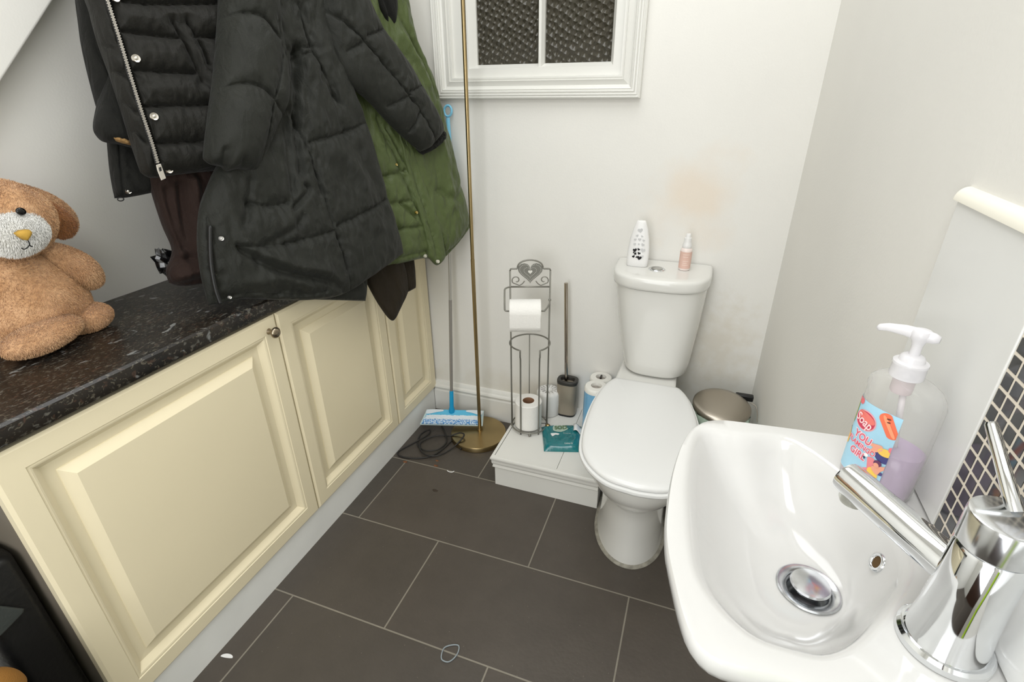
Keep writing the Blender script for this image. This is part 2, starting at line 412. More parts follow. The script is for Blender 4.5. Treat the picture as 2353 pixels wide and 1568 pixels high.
for y0, y1, lab, kn in DOORS:
    t = thing('base_cabinet', lab, 'cabinet', (-1.14, (y0+y1)/2, 0.0), 'cream base cupboards')
    mb = MB(); xb = -1.312
    mb.box((xb, y0+0.001, 0.108), (XD-0.024, y0+0.017, 0.756)); mb.box((xb, y1-0.017, 0.108), (XD-0.024, y1-0.001, 0.756))
    mb.box((xb, y0+0.017, 0.108), (XD-0.024, y1-0.017, 0.124)); mb.box((xb, y0+0.017, 0.74), (XD-0.024, y1-0.017, 0.756)); mb.box((xb, y0+0.017, 0.124), (xb+0.008, y1-0.017, 0.74))
    obj('body', mb, m_carc, t)
    dd = panel_door(t, y0, y1, 0.108, 0.752)
    if kn:
        m_knob = mat('aged pewter knob', (150, 138, 120), rough=0.25, metal=1.0)
        k = MB().lathe([(0.0001, -0.0), (0.008, 0.0), (0.0065, 0.004), (0.005, 0.010), (0.006, 0.014), (0.0125, 0.017), (0.0142, 0.020), (0.0135, 0.0235), (0.010, 0.027), (0.005, 0.0288), (0.0001, 0.029)], (XD, 0.878, 0.717), 32, (1, 0, 0))
        obj('knob', k, m_knob, dd, smooth=True, angle=50)
m_plinth = mat('white plinth', (240, 240, 236), rough=0.45, var=0.04, vscale=6)
tag(obj('plinth', MB().box((-0.992, 0.306, 0.0), (-0.973, 1.661, 0.106)), m_plinth), 'long white plinth board along the floor under the cream cupboards', 'plinth')

m_top = mat('black speckled laminate', (34, 31, 28), rough=0.30)
nt = m_top.node_tree; b = nt.nodes['Principled BSDF']; tc = node(m_top, 'ShaderNodeTexCoord')
base = node(m_top, 'ShaderNodeTexNoise'); base.inputs['Scale'].default_value = 9; base.inputs['Detail'].default_value = 6; nt.links.new(tc.outputs['Object'], base.inputs['Vector'])
cr = node(m_top, 'ShaderNodeValToRGB'); cr.color_ramp.elements[0].color = lin((20, 19, 18)); cr.color_ramp.elements[0].position = 0.35
cr.color_ramp.elements[1].color = lin((44, 38, 31)); cr.color_ramp.elements[1].position = 0.75; nt.links.new(base.outputs['Fac'], cr.inputs['Fac'])
src = cr.outputs['Color']
for sc_, thr, colr, amt, strx in ((60, 0.635, (120, 118, 110), 0.45, (1.8, 0.8, 1)), (150, 0.61, (112, 106, 92), 0.5, (1.6, 0.8, 1)), (26, 0.675, (150, 152, 150), 0.6, (1.6, 0.9, 1)), (90, 0.63, (84, 62, 50), 0.5, (1.6, 0.8, 1))):
    mp_ = node(m_top, 'ShaderNodeMapping'); mp_.inputs['Scale'].default_value = strx; mp_.inputs['Rotation'].default_value = (0, 0, 0.35); nt.links.new(tc.outputs['Object'], mp_.inputs['Vector'])
    n_ = node(m_top, 'ShaderNodeTexNoise'); n_.inputs['Scale'].default_value = sc_; n_.inputs['Detail'].default_value = 3; n_.inputs['Distortion'].default_value = 0.8; nt.links.new(mp_.outputs[0], n_.inputs['Vector'])
    r_ = node(m_top, 'ShaderNodeMapRange'); r_.inputs['From Min'].default_value = thr-0.02; r_.inputs['From Max'].default_value = thr+0.03; r_.inputs['To Max'].default_value = amt; nt.links.new(n_.outputs['Fac'], r_.inputs['Value'])
    x_ = node(m_top, 'ShaderNodeMix', data_type='RGBA'); nt.links.new(r_.outputs[0], x_.inputs[0]); nt.links.new(src, x_.inputs[6]); x_.inputs[7].default_value = lin(colr); src = x_.outputs[2]
nt.links.new(src, b.inputs['Base Color'])
WT = [(-1.318, 0.761), (-0.962, 0.761), (-0.957, 0.764), (-0.955, 0.770), (-0.955, 0.788), (-0.9565, 0.794), (-0.961, 0.7985), (-0.968, 0.800), (-1.318, 0.800)]
mb = MB().rings([[(x, 0.14, z) for x, z in WT], [(x, 1.672, z) for x, z in WT]])
tag(obj('worktop', mb, m_top, smooth=True, angle=30), 'long black speckled worktop under the coats and the plush rabbit', 'worktop')

# ------------------------------------------------------------------ splashback on the right wall
sp = thing('splashback', 'white wall tiles with a black mosaic strip behind the basin', 'wall tiles', (XR, 0.4, 0.89))
m_tilew = mat('glossy white tile', (226, 226, 223), rough=0.16, coat=0.2)
mb = MB(); mb.box((XR-0.008, 0.4585, 0.888), (XR, 0.642, 1.146)); mb.box((XR-0.008, 0.02, 0.888), (XR, 0.3370, 1.146))
obj('white_tile', mb, m_tilew, sp, bevel=0.001)
PT = 0.0148
mb = MB().box((XR-0.0065, 0.3375, 0.888), (XR, 0.4580, 1.146))
obj('grout', mb, mat('cream grout', (232, 222, 206), rough=0.8), sp)
m_mos = mat('black glass mosaic', (38, 40, 44), rough=0.10, var=0.6, vscale=26, coat=0.6)
mb = MB()
for i in range(8):
    for j in range(17):
        y1 = 0.4565-i*PT; z0 = 0.890+j*PT
        mb.box((XR-0.0070, y1-PT+0.0032, z0), (XR-0.004, y1, z0+PT-0.0032))
obj('mosaic_strip', mb, m_mos, sp)
mb = MB(); pts = [(0, 0), (-0.011, 0)]+[(-0.011*math.cos(a), 0.013*math.sin(a)) for a in np.linspace(0.1, PI/2, 8)]
mb.rings([[(XR+x, y, 1.146+z) for x, z in pts] for y in (0.02, 0.646)])
obj('edge_trim', mb, mat('cream plastic trim', (238, 234, 220), rough=0.3), sp, smooth=True, angle=40)

# ------------------------------------------------------------------ basin and tap
bas = thing('wash_basin', 'small white ceramic basin on the right wall with a push waste', 'basin', (0.13, 0.43, 0.76))
ZB = 0.885
OUT = [(0.3029, 0.6001, 0.885), (0.1936, 0.5916, 0.885), (0.1077, 0.5846, 0.885), (0.0537, 0.5774, 0.885), (0.0292, 0.5573, 0.885), (0.0163, 0.521, 0.885), (0.0087, 0.4623, 0.885), (0.0079, 0.3958, 0.885), (0.0112, 0.3582, 0.885), (0.0196, 0.3227, 0.885), (0.0284, 0.2924, 0.885), (0.0373, 0.2733, 0.885), (0.0525, 0.2633, 0.885), (0.0809, 0.2638, 0.885), (0.1055, 0.2654, 0.885)]
OUT = [(p[0], p[1]) for p in OUT]
OUT = [(0.2450, OUT[0][1]+0.002)]+OUT[1:]+[(0.155, 0.262), (0.20, 0.258), (0.2450, 0.258)]
INN = [(p[0], p[1]) for p in [(0.13, 0.5626, 0.883), (0.0781, 0.5542, 0.883), (0.0493, 0.5532, 0.883), (0.0312, 0.5379, 0.883), (0.0249, 0.4618, 0.883), (0.0311, 0.3719, 0.883), (0.0436, 0.3254, 0.883), (0.0748, 0.2938, 0.883), (0.1058, 0.2901, 0.883), (0.1301, 0.2943, 0.883), (0.1563, 0.3171, 0.883)]]+[(0.188, 0.362), (0.208, 0.400), (0.212, 0.440), (0.203, 0.470), (0.176, 0.515)]
DC = (0.1475, 0.418)
def polar(pts, n=96, sm=6, sharp=False):
    P = np.array(smooth_path(pts, sm, closed=True)) if not sharp else resample(list(pts)+[pts[0]], 800)[:-1]
    a = np.arctan2(P[:, 1]-DC[1], P[:, 0]-DC[0]); r = np.hypot(P[:, 1]-DC[1], P[:, 0]-DC[0])
    o = np.argsort(a); a, r = a[o], r[o]
    t = np.linspace(-PI, PI, n, endpoint=False)
    return np.interp(t, np.r_[a-2*PI, a, a+2*PI], np.r_[r, r, r]), t
op = [(0.2450, OUT[0][1])]+[tuple(q) for q in smooth_path(OUT[1:-1], 6)]+[(0.2450, 0.258)]
ro, tt = polar(op, 144, sharp=True)
ri, _ = polar(INN, 144)
def ring(r, z): return [(DC[0]+r[i]*math.cos(tt[i]), DC[1]+r[i]*math.sin(tt[i]), z if np.isscalar(z) else z[i]) for i in range(len(tt))]
def clampx(rg): return [(min(x, 0.2450), y, z) for x, y, z in rg]
rings = []
for s_, z in ((0.25, 0.758), (0.42, 0.762), (0.60, 0.785), (0.76, 0.815), (0.89, 0.842), (0.965, 0.858), (0.993, 0.868), (1.0, 0.876), (0.997, 0.8815), (0.988, 0.8845)):
    rings.append(clampx(ring(ro*s_, z)))
rings.append(ring(ri+0.006, ZB)); rings.append(ring(ri+0.001, ZB-0.0012)); rings.append(ring(ri-0.004, ZB-0.005))
DR = 0.0250
zd = 0.812
for k in range(1, 15):
    f = k/14
    r = (ri-0.004)*(1-f)+DR*f
    depth = (1-(1-f)**2.3) if True else f
    rings.append(ring(r, (ZB-0.005)*(1-depth)+zd*depth))
m_ = MB().rings(rings, True, False)
obj('bowl', m_, m_ceramic, bas, smooth=True, angle=60)
wst = obj('waste', MB().lathe([(0.0250, -0.006), (0.0262, -0.001), (0.0285, 0.0015), (0.0272, 0.0028), (0.0200, 0.0016), (0.0172, -0.003), (0.0172, -0.02)], (DC[0], DC[1], zd+0.0005), 48, cap0=False, cap1=True), mat('limescaled chrome', (196, 198, 200), rough=0.22, metal=1.0, var=0.2, vscale=90), bas, smooth=True, angle=50)
obj('plug', MB().lathe([(0.006, -0.008), (0.006, 0.002), (0.0170, 0.003), (0.0180, 0.0055), (0.0168, 0.0074), (0.009, 0.0084), (0.0001, 0.0087)], (DC[0]+0.001, DC[1]+0.001, zd+0.001), 48), mat('worn chrome plug', (205, 207, 210), rough=0.16, metal=1.0, var=0.12, vscale=70), wst, smooth=True, angle=50)
ofc = Vector((0.1992, 0.4350, 0.8503)); ofn = Vector((-0.90, -0.08, 0.42)).normalized()
obj('overflow_ring', MB().lathe([(0.0055, -0.004), (0.0055, 0.001), (0.0065, 0.0022), (0.0085, 0.0018), (0.0095, 0.0), (0.0095, -0.004)], ofc, 32, ofn, cap0=False, cap1=False), m_chrome, bas, smooth=True)
obj('overflow_hole', MB().lathe([(0.0001, -0.001), (0.0056, -0.001), (0.0056, 0.0002), (0.0001, 0.0002)], ofc, 24, ofn), mat('rusty overflow', (92, 70, 40), rough=0.9), bas)

tp = thing('basin_tap', 'chrome lever tap standing on the near corner of the basin', 'tap', (0.207, 0.330, ZB))
TX, TY = 0.2075, 0.3305
obj('base_ring', MB().lathe([(0.0275, 0.0), (0.0290, 0.001), (0.0290, 0.006), (0.0270, 0.0085), (0.024, 0.009)], (TX, TY, ZB), 64), m_chrome, tp, smooth=True, angle=35)
obj('body', MB().lathe([(0.0255, 0.008), (0.0243, 0.012), (0.0226, 0.030), (0.0212, 0.060), (0.0206, 0.094), (0.0195, 0.096)], (TX, TY, ZB), 64), m_chrome, tp, smooth=True, angle=35)
lv = obj('lever_cap', MB().lathe([(0.0190, 0.0955), (0.0196, 0.0975), (0.0212, 0.0985), (0.0214, 0.119), (0.0207, 0.1215), (0.0185, 0.1225), (0.0001, 0.1225)], (TX, TY, ZB), 64), mat('spotted chrome', (216, 218, 220), rough=0.16, metal=1.0, var=0.15, vscale=60), tp, smooth=True, angle=35)
ltip = Vector((0.1997, 0.375, 1.0479)); lb = Vector((TX+0.005, TY+0.008, ZB+0.1215))
ax = (ltip-lb)
obj('lever', MB().tube([lb, lb+ax*0.03, lb+ax*0.97, lb+ax], [0.0046, 0.0046, 0.0038, 0.0030], 24), m_chrome, lv, smooth=True, angle=40)
sa = Vector((TX, TY, 0.945)); sb = Vector((0.1466, 0.4218, 0.95)); dv = (sb-sa)
obj('spout', MB().tube([sa+dv*0.05, sa+dv*0.96, sa+dv*0.985, sb], [0.0140, 0.0140, 0.0134, 0.0105], 40), m_chrome, tp, smooth=True, angle=40)
sd = dv.normalized(); oc = sb-sd*0.0135
obj('aerator', MB().lathe([(0.0105, 0.004), (0.0108, -0.0140), (0.0098, -0.0168), (0.0078, -0.0168), (0.0072, -0.0145), (0.0001, -0.0145)], oc, 40), mat('scaled chrome', (190, 190, 182), rough=0.25, metal=1.0, var=0.2, vscale=80), tp, smooth=True, angle=40)

# ------------------------------------------------------------------ toilet
toi = thing('toilet', 'white close coupled toilet with its lid shut under the window wall', 'toilet', (-0.06, 1.3, 0))
m_china = mat('toilet china', (224, 223, 218), rough=0.15, coat=0.35)
def cxa(y): return -0.09+0.065*(1.47-y)
def egg(yf, yb, hw, z, n=72, sq=2.0, sb=3.0, yc=None):
    yc = yf+(yb-yf)*0.45 if yc is None else yc; out = []
    for i in range(n):
        a = 2*PI*i/n; c, s = math.cos(a), math.sin(a)
        if s < 0: y = yc+(yc-yf)*(-abs(s)**(2/sq)); x = hw*math.copysign(abs(c)**(2/sq), c)
        else: y = yc+(yb-yc)*abs(s)**(2/sb); x = hw*math.copysign(abs(c)**(2/sb), c)
        out.append((cxa(y)+x, y, z))
    return out
P_ = [egg(1.105, 1.470, 0.101, 0.0, sb=4), egg(1.104, 1.470, 0.102, 0.010, sb=4), egg(1.108, 1.470, 0.097, 0.03, sb=4), egg(1.110, 1.470, 0.094, 0.09, sb=4), egg(1.108, 1.470, 0.092, 0.16, sb=4),
      egg(1.104, 1.475, 0.092, 0.200, sb=4), egg(1.094, 1.478, 0.098, 0.222, sb=4), egg(1.066, 1.480, 0.113, 0.245, sb=4), egg(1.034, 1.485, 0.130, 0.277, sb=4), egg(1.006, 1.488, 0.142, 0.312, sb=4), egg(0.989, 1.49, 0.148, 0.345, sb=4),
      egg(0.983, 1.49, 0.1495, 0.372, sb=4), egg(0.984, 1.49, 0.147, 0.384, sb=4), egg(0.992, 1.485, 0.140, 0.390, sb=4)]
obj('pan', MB().rings(P_), m_china, toi, smooth=True, angle=60)
mb = MB(); rg = []
for z, g in ((0.20, 0.0), (0.36, 0.004), (0.398, 0.004), (0.404, 0.0)):
    rg.append([(cxa(1.55)-0.092-g, 1.44, z), (cxa(1.55)-0.085-g, 1.66, z), (cxa(1.55)+0.085+g, 1.66, z), (cxa(1.55)+0.092+g, 1.44, z)])
obj('cistern_shelf', mb.rings(rg), m_china, toi, bevel=0.006)
obj('sealant', MB().rings([[(x, y, z) for x, y, z in egg(1.094, 1.470, 0.110, 0.0, sb=4)], [(x, y, z) for x, y, z in egg(1.094, 1.470, 0.110, 0.002, sb=4)], egg(1.106, 1.470, 0.099, 0.007, sb=4)]), mat('old sealant', (150, 146, 134), rough=0.6, var=0.3, vscale=60, bump=0.6, bscale=150), toi, smooth=True)
HW = [(0.966, 0.0), (0.968, 0.028), (0.979, 0.071), (1.013, 0.113), (1.057, 0.1395), (1.11, 0.1505), (1.18, 0.1535), (1.25, 0.1520), (1.31, 0.147), (1.37, 0.137), (1.418, 0.124), (1.450, 0.108), (1.462, 0.098), (1.464, 0.085)]
def lid_ring(g, z):
    R = [(cxa(y)+h, y) for y, h in HW]; L = [(cxa(y)-h, y) for y, h in HW[1:]][::-1]
    P = resample(smooth_path(R+[(cxa(1.464), 1.464)]+L, 6), 110)[:-1]
    c = np.array([-0.075, 1.20]); t = np.roll(P, -1, 0)-np.roll(P, 1, 0); nrm = np.stack([t[:, 1], -t[:, 0]], 1); nrm /= np.linalg.norm(nrm, axis=1)[:, None]
    P = P+nrm*g
    return [(x, y, z) for x, y in P]
def shrink(k, z): return [(-0.075+(x+0.075)*k, 1.21+(y-1.21)*k, z) for x, y, _ in lid_ring(-0.022, 0)]
m_seat = mat('white toilet seat plastic', (229, 229, 227), rough=0.2)
obj('seat', MB().rings([lid_ring(0.000, 0.3895), lid_ring(0.004, 0.391), lid_ring(0.006, 0.396), lid_ring(0.0045, 0.4015), lid_ring(0.000, 0.4025)]), m_seat, toi, smooth=True, angle=50)
obj('lid', MB().rings([lid_ring(-0.008, 0.4035), lid_ring(-0.003, 0.4045), lid_ring(-0.0015, 0.409), lid_ring(-0.004, 0.4135), lid_ring(-0.010, 0.4165), lid_ring(-0.022, 0.4183), shrink(0.70, 0.4200), shrink(0.40, 0.4210), shrink(0.1, 0.4214)]), m_seat, toi, smooth=True, angle=50)
def cis(cx, hw, yf, z, yb=1.676, r=0.065, bow=0.022, n=12):
    pts = []
    for k in range(41):
        a = PI*k/40; c, s = math.cos(a), math.sin(a)
        pts.append((cx-hw*math.copysign(abs(c)**0.62, c), yb-(yb-yf)*s**0.50))
    return [(x, y, z) for x, y in pts]
C_ = [cis(-0.077, 0.078, 1.530, 0.404), cis(-0.077, 0.097, 1.512, 0.408), cis(-0.077, 0.105, 1.503, 0.418), cis(-0.0785, 0.110, 1.500, 0.450), cis(-0.085, 0.127, 1.494, 0.57), cis(-0.091, 0.1405, 1.490, 0.70), cis(-0.091, 0.1405, 1.490, 0.7045)]
obj('cistern', MB().rings(C_), m_china, toi, smooth=True, angle=60)
L_ = [cis(-0.092, 0.139, 1.492, 0.7045), cis(-0.092, 0.1465, 1.483, 0.708), cis(-0.092, 0.148, 1.481, 0.716), cis(-0.092, 0.148, 1.481, 0.735), cis(-0.092, 0.146, 1.483, 0.741), cis(-0.092, 0.140, 1.489, 0.7445), cis(-0.092, 0.125, 1.51, 0.7455)]
obj('cistern_lid', MB().rings(L_), m_china, toi, smooth=True, angle=60)
bt = obj('flush_button', MB().lathe([(0.0245, 0), (0.0250, 0.0015), (0.0230, 0.0032), (0.0185, 0.003), (0.0175, 0.0020), (0.0001, 0.0020)], (-0.107, 1.583, 0.7453), 40), m_chrome, toi, smooth=True, angle=40)
obj('button_insert', MB().lathe([(0.0170, 0.0), (0.0170, 0.0020), (0.0160, 0.0026), (0.0001, 0.0030)], (-0.107, 1.583, 0.7475), 40), mat('satin chrome', (190, 190, 188), rough=0.3, metal=1.0), bt, smooth=True, angle=40)

# ------------------------------------------------------------------ things on the cistern
af = thing('air_freshener', 'white tapering air freshener with cut out hearts on the cistern lid', 'air freshener', (-0.170, 1.597, 0.7455))
def af_ring(k, w_, d_, z, lean): return [(-0.170+w_*math.copysign(abs(math.cos(a))**0.6, math.cos(a)), 1.600+lean+d_*math.copysign(abs(math.sin(a))**0.7, math.sin(a)), z) for a in np.linspace(0, 2*PI, 40, endpoint=False)]
prof = [(0.0, 0.0300, 0.012), (0.003, 0.0325, 0.0135), (0.02, 0.0335, 0.0135), (0.05, 0.0330, 0.0125), (0.085, 0.0290, 0.011), (0.115, 0.0220, 0.009), (0.132, 0.0160, 0.008), (0.1385, 0.0135, 0.007), (0.1405, 0.0105, 0.005)]
obj('casing', MB().rings([af_ring(0, w_, d_, 0.746+z, z*0.06) for z, w_, d_ in prof]), m_plasticwhite, af, smooth=True, angle=50)
def heart(n=28):
    out = []
    for i in range(n):
        t = 2*PI*i/n; out.append((16*math.sin(t)**3/17, (13*math.cos(t)-5*math.cos(2*t)-2*math.cos(3*t)-math.cos(4*t))/17))
    return out
H = heart()
def heart_plate(m_, c, s, rot, th=0.0012):
    ca, sa_ = math.cos(rot), math.sin(rot); vs = []
    for dy in (0, -th):
        for x, z in H: vs.append((c[0]+s*(ca*x-sa_*z), c[1]+dy, c[2]+s*(sa_*x+ca*z)))
    n = len(H); m_.add(vs, [tuple(range(n)), tuple(range(n, 2*n))]+[(i, (i+1) % n, n+(i+1) % n, n+i) for i in range(n)])
def afy(z):
    zs = [p[0] for p in prof]; ds = [p[2] for p in prof]; return 1.600+z*0.06-np.interp(z, zs, ds)
dark_h, pale_h = MB(), MB()
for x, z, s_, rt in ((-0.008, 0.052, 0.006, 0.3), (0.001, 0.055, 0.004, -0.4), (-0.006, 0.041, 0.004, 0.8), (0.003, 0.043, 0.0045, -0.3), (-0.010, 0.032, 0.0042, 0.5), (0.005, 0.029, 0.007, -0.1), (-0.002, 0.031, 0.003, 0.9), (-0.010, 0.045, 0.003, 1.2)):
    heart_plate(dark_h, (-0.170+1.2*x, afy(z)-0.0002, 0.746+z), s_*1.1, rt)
for x, z, s_, rt in ((0.000, 0.112, 0.0075, 0.2), (-0.006, 0.096, 0.004, 0.5), (0.006, 0.095, 0.0035, -0.5), (-0.010, 0.084, 0.004, 0.2), (0.001, 0.085, 0.005, 0.1), (0.011, 0.083, 0.004, -0.2), (-0.010, 0.070, 0.004, 0.3), (0.000, 0.071, 0.003, 0.0), (0.010, 0.070, 0.005, -0.4), (0.012, 0.053, 0.007, -0.2), (0.012, 0.034, 0.004, 0.3)):
    heart_plate(pale_h, (-0.170+1.2*x, afy(z)-0.0002, 0.746+z), s_*1.1, rt)
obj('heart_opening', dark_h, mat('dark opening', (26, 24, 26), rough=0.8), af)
obj('heart_relief', pale_h, mat('pale grey relief', (204, 204, 204), rough=0.5), af)

sb_ = thing('spray_bottle', 'small pink labelled spray bottle standing on the cistern lid', 'bottle', (-0.029, 1.607, 0.7455))
bx, by, bz = -0.029, 1.607, 0.7458
obj('bottle', MB().lathe([(0.0150, 0), (0.0170, 0.002), (0.0173, 0.006), (0.0173, 0.060), (0.0160, 0.0655), (0.0125, 0.0695), (0.0105, 0.071)], (bx, by, bz), 32), mat('clear pink plastic', (236, 222, 216), rough=0.2), sb_, smooth=True, angle=40)
mb = MB(); ar = np.linspace(PI*0.95, PI*2.1, 30); rr = 0.01755
mb.rings([[(bx+rr*math.cos(a), by+rr*math.sin(a), bz+z) for a in ar] for z in (0.007, 0.0585)], False, False, closed=False)
lb_ = obj('label', mb, mat('dusty pink label', (222, 186, 172), rough=0.5), sb_, smooth=True)
mb = MB(); rr = 0.0177
for k, (z, a0, a1) in enumerate(((0.050, 4.3, 5.4), (0.043, 4.3, 5.2), (0.030, 4.3, 5.3), (0.024, 4.3, 5.1), (0.018, 4.3, 5.3))):
    al = np.linspace(a0, a1, 12)
    mb.rings([[(bx+rr*math.cos(a), by+rr*math.sin(a), bz+z+dz) for a in al] for dz in (0, 0.0012)], False, False, closed=False)
obj('label_rule', mb, mat('pale label ink', (240, 222, 212), rough=0.5), lb_)
obj('spray_head', MB().lathe([(0.0125, 0.068), (0.0138, 0.070), (0.0136, 0.078), (0.0118, 0.083), (0.0112, 0.088), (0.0108, 0.099), (0.0078, 0.100), (0.0074, 0.109), (0.0060, 0.1110), (0.0001, 0.111)], (bx, by, bz), 32), m_plasticwhite, sb_, smooth=True, angle=40)

# ------------------------------------------------------------------ toilet roll stand
RC = Vector((-0.491, 1.503, ST)); RR = 0.0645; RA = math.radians(19)
ex = Vector((math.cos(RA), math.sin(RA), 0)); ey = Vector((-math.sin(RA), math.cos(RA), 0))   # along the stand, away from the viewer
def rp(u, v, z): return RC+ex*u+ey*v+Vector((0, 0, z))
rk = thing('roll_stand', 'grey wire toilet roll stand with a heart plate on the white step', 'toilet roll holder', tuple(RC))
W2 = 0.0027
zt = 0.608
mb = MB()
for s in (-1, 1): mb.tube([rp(s*RR, 0, 0.012), rp(s*RR, 0, zt-0.006)], W2, 10)
arch = [rp(-RR, 0, zt-0.006), rp(-RR+0.002, 0, zt-0.001), rp(-RR+0.008, 0, zt), rp(-0.043, 0, zt), rp(-0.040, 0, zt+0.006)]
arch += [rp(0.040*math.cos(a), 0, zt+0.006+0.023*math.sin(a)) for a in np.linspace(PI, 0, 18)]
arch += [rp(0.040, 0, zt+0.006), rp(0.043, 0, zt), rp(RR-0.008, 0, zt), rp(RR-0.002, 0, zt-0.001), rp(RR, 0, zt-0.006)]
mb.tube(arch, W2, 10)
mb.tube([rp(-RR, 0, 0.547), rp(RR, 0, 0.547)], W2, 10)
obj('frame', mb, m_wire, rk, smooth=True)
mb = MB()
for s in (-1, 1):
    sp_ = []
    for k in range(40):
        t = k/39; a = -4.6+t*9.6; r = 0.0175*(1-0.72*max(0, (t-0.25)/0.75))
        sp_.append(rp(s*(0.0445+r*math.cos(a)), 0, 0.570+r*math.sin(a)))
    mb = MB(); mb.tube(smooth_path([tuple(rp(s*0.018, 0, 0.567)), tuple(rp(s*0.026, 0, 0.557)), tuple(rp(s*0.036, 0, 0.551))], 5)[:-1]+[tuple(q) for q in sp_[16:]], 0.0018, 8)
    obj('scroll', mb, m_wire, rk, smooth=True)
hp = MB(); hv = []
for dv_ in (-0.001, 0.001):
    for x, z in H: hv.append(rp(0.0425*x, dv_, 0.598+0.040*z))
n = len(H); hp.add(hv, [tuple(range(n)), tuple(range(n, 2*n))]+[(i, (i+1) % n, n+(i+1) % n, n+i) for i in range(n)])
hpl = obj('heart_plate', hp, mat('grey heart plate', (128, 127, 120), rough=0.45, metal=0.3), rk)
m_pale = mat('wall seen through holes', (222, 220, 212), rough=0.7)
mb = MB()
def facing_disc(c, r, n=8): return [c+ex*(r*math.cos(2*PI*k/n))+Vector((0, 0, r*math.sin(2*PI*k/n)))-ey*0.0014 for k in range(n)]
for sc_, num in ((0.84, 40), (0.50, 24)):
    HH = resample([(x, z) for x, z in heart(120)]+[heart(120)[0]], num+1)[:-1]
    for x, z in HH:
        mb.add(facing_disc(rp(0.0425*x*sc_, 0, 0.598+0.040*z*sc_), 0.0010), [tuple(range(8))])
mb.add([rp(0.0075*x, -0.0014, 0.598+0.0075*z) for x, z in H], [tuple(range(len(H)))])
obj('pierced_dots', mb, m_pale, hpl)
mb = MB()   # arm that carries the hanging roll
mb.tube(smooth_path([rp(RR, 0, 0.502), rp(RR-0.002, -0.02, 0.495), rp(RR-0.016, -0.044, 0.484), rp(0.036, -0.048, 0.482), rp(-0.05, -0.048, 0.482), rp(-RR-0.012, -0.05, 0.483), rp(-RR-0.017, -0.047, 0.486), rp(-RR-0.018, -0.045, 0.492), rp(-RR-0.018, -0.02, 0.536), rp(-RR-0.017, -0.015, 0.544), rp(-RR-0.012, -0.01, 0.547), rp(-RR, 0, 0.547)], 6), W2, 10)
obj('roll_arm', mb, m_wire, rk, smooth=True)
obj('arm_knob', MB().ball(rp(RR, -0.002, 0.502), 0.0048), m_wire, rk, smooth=True)
mb = MB()   # basket: ring with a dip at the front and upright wires
rim = []
for k in range(72):
    a = 2*PI*k/72; v = math.sin(a)          # v = -1 nearest the viewer
    u = math.cos(a)
    fr = -v
    rim.append((a, u, v))
top = []
for a in np.linspace(-PI/2+0.50, 3*PI/2-0.50, 60): top.append(rp((RR+0.004)*math.cos(a), (RR+0.004)*math.sin(a), 0.345))
s0, s1 = top[0], top[-1]
mb.tube(smooth_path([rp(0.032, -(RR-0.012), 0.0), rp(0.032, -(RR-0.010), 0.20), rp(0.032, -(RR-0.010), 0.300), rp(0.033, -RR+0.006, 0.318)], 5)+top+smooth_path([rp(-0.033, -RR+0.006, 0.318), rp(-0.032, -(RR-0.010), 0.300), rp(-0.032, -(RR-0.010), 0.20), rp(-0.032, -(RR-0.012), 0.0)], 5), W2, 10)
for a in (PI/2, 0.25, PI-0.25): mb.tube([rp(RR*math.cos(a), RR*math.sin(a), 0.012), rp((RR+0.003)*math.cos(a), (RR+0.003)*math.sin(a), 0.345)], 0.0018, 8)
mb.tube([rp(RR*math.cos(2*PI*k/48), RR*math.sin(2*PI*k/48), 0.012) for k in range(48)], W2, 10, closed=True)
mb.tube([rp(-RR, 0, 0.012), rp(RR, 0, 0.012)], 0.0018, 8); mb.tube([rp(0, -RR, 0.012), rp(0, RR, 0.012)], 0.0018, 8)
obj('basket', mb, m_wire, rk, smooth=True)
for a in (-PI/2, 0.05, PI-0.05, PI/2):
    obj('foot', MB().ball(rp(RR*math.cos(a), RR*math.sin(a), 0.0062), 0.0058), m_wire, rk, smooth=True)
m_card = mat('brown card tube', (150, 112, 84), rough=0.9)
def paper_roll(name, label, base, r, h, axis=(0, 0, 1), tail=None, core=0.021, group=None, mtl=None):
    t = thing(name, label, 'toilet roll', tuple(base), group)
    q = Vector((0, 0, 1)).rotation_difference(Vector(axis))
    obj('paper', MB().lathe([(core, 0), (r-0.002, 0), (r, 0.002), (r, h-0.002), (r-0.002, h), (core, h), (core, 0.0001)], base, 48, axis, cap0=False, cap1=False), mtl or m_paper, t, smooth=True, angle=40)
    obj('core', MB().lathe([(core, 0.0005), (core, h-0.0005), (core-0.0012, h-0.0005), (core-0.0012, 0.0005), (core, 0.0005)], base, 32, axis, cap0=False, cap1=False), m_card, t, smooth=True, angle=40)
    if tail: obj('loose_sheet', tail, m_paper, t, smooth=True)
    return t
paper_roll('toilet_roll', 'white toilet roll standing inside the wire basket of the stand', rp(-0.004, -0.007, 0.0145), 0.0485, 0.102)
hb = rp(-0.067, -0.048, 0.482); ra = 0.0385
tl = MB(); rows = []
for k in range(14):
    a = -0.2-k*0.09; rows.append((ra+0.0006)*np.array([math.cos(a), math.sin(a)]))
pts = [(-(ra+0.0008), 0.0), (-(ra+0.0008), -0.02), (-(ra-0.001), -0.040), (-(ra-0.002), -0.056)]
g = [[hb+ex*u+ey*p[0]+Vector((0, 0, p[1])) for u in np.linspace(0.001, 0.099, 8)] for p in pts]
g += [[hb+ex*u+ey*(p[0]-0.0006)+Vector((0, 0, p[1])) for u in np.linspace(0.001, 0.099, 8)] for p in pts[::-1]]
tl.rings(g, False, False, closed=False)
paper_roll('toilet_roll', 'white toilet roll hanging on the arm of the wire stand', hb, ra, 0.101, tuple(ex), tail=tl, core=0.016)
ww = thing('toilet_roll', 'wrapped white roll on the step behind the wire basket', 'toilet roll', (-0.452, 1.610, ST))
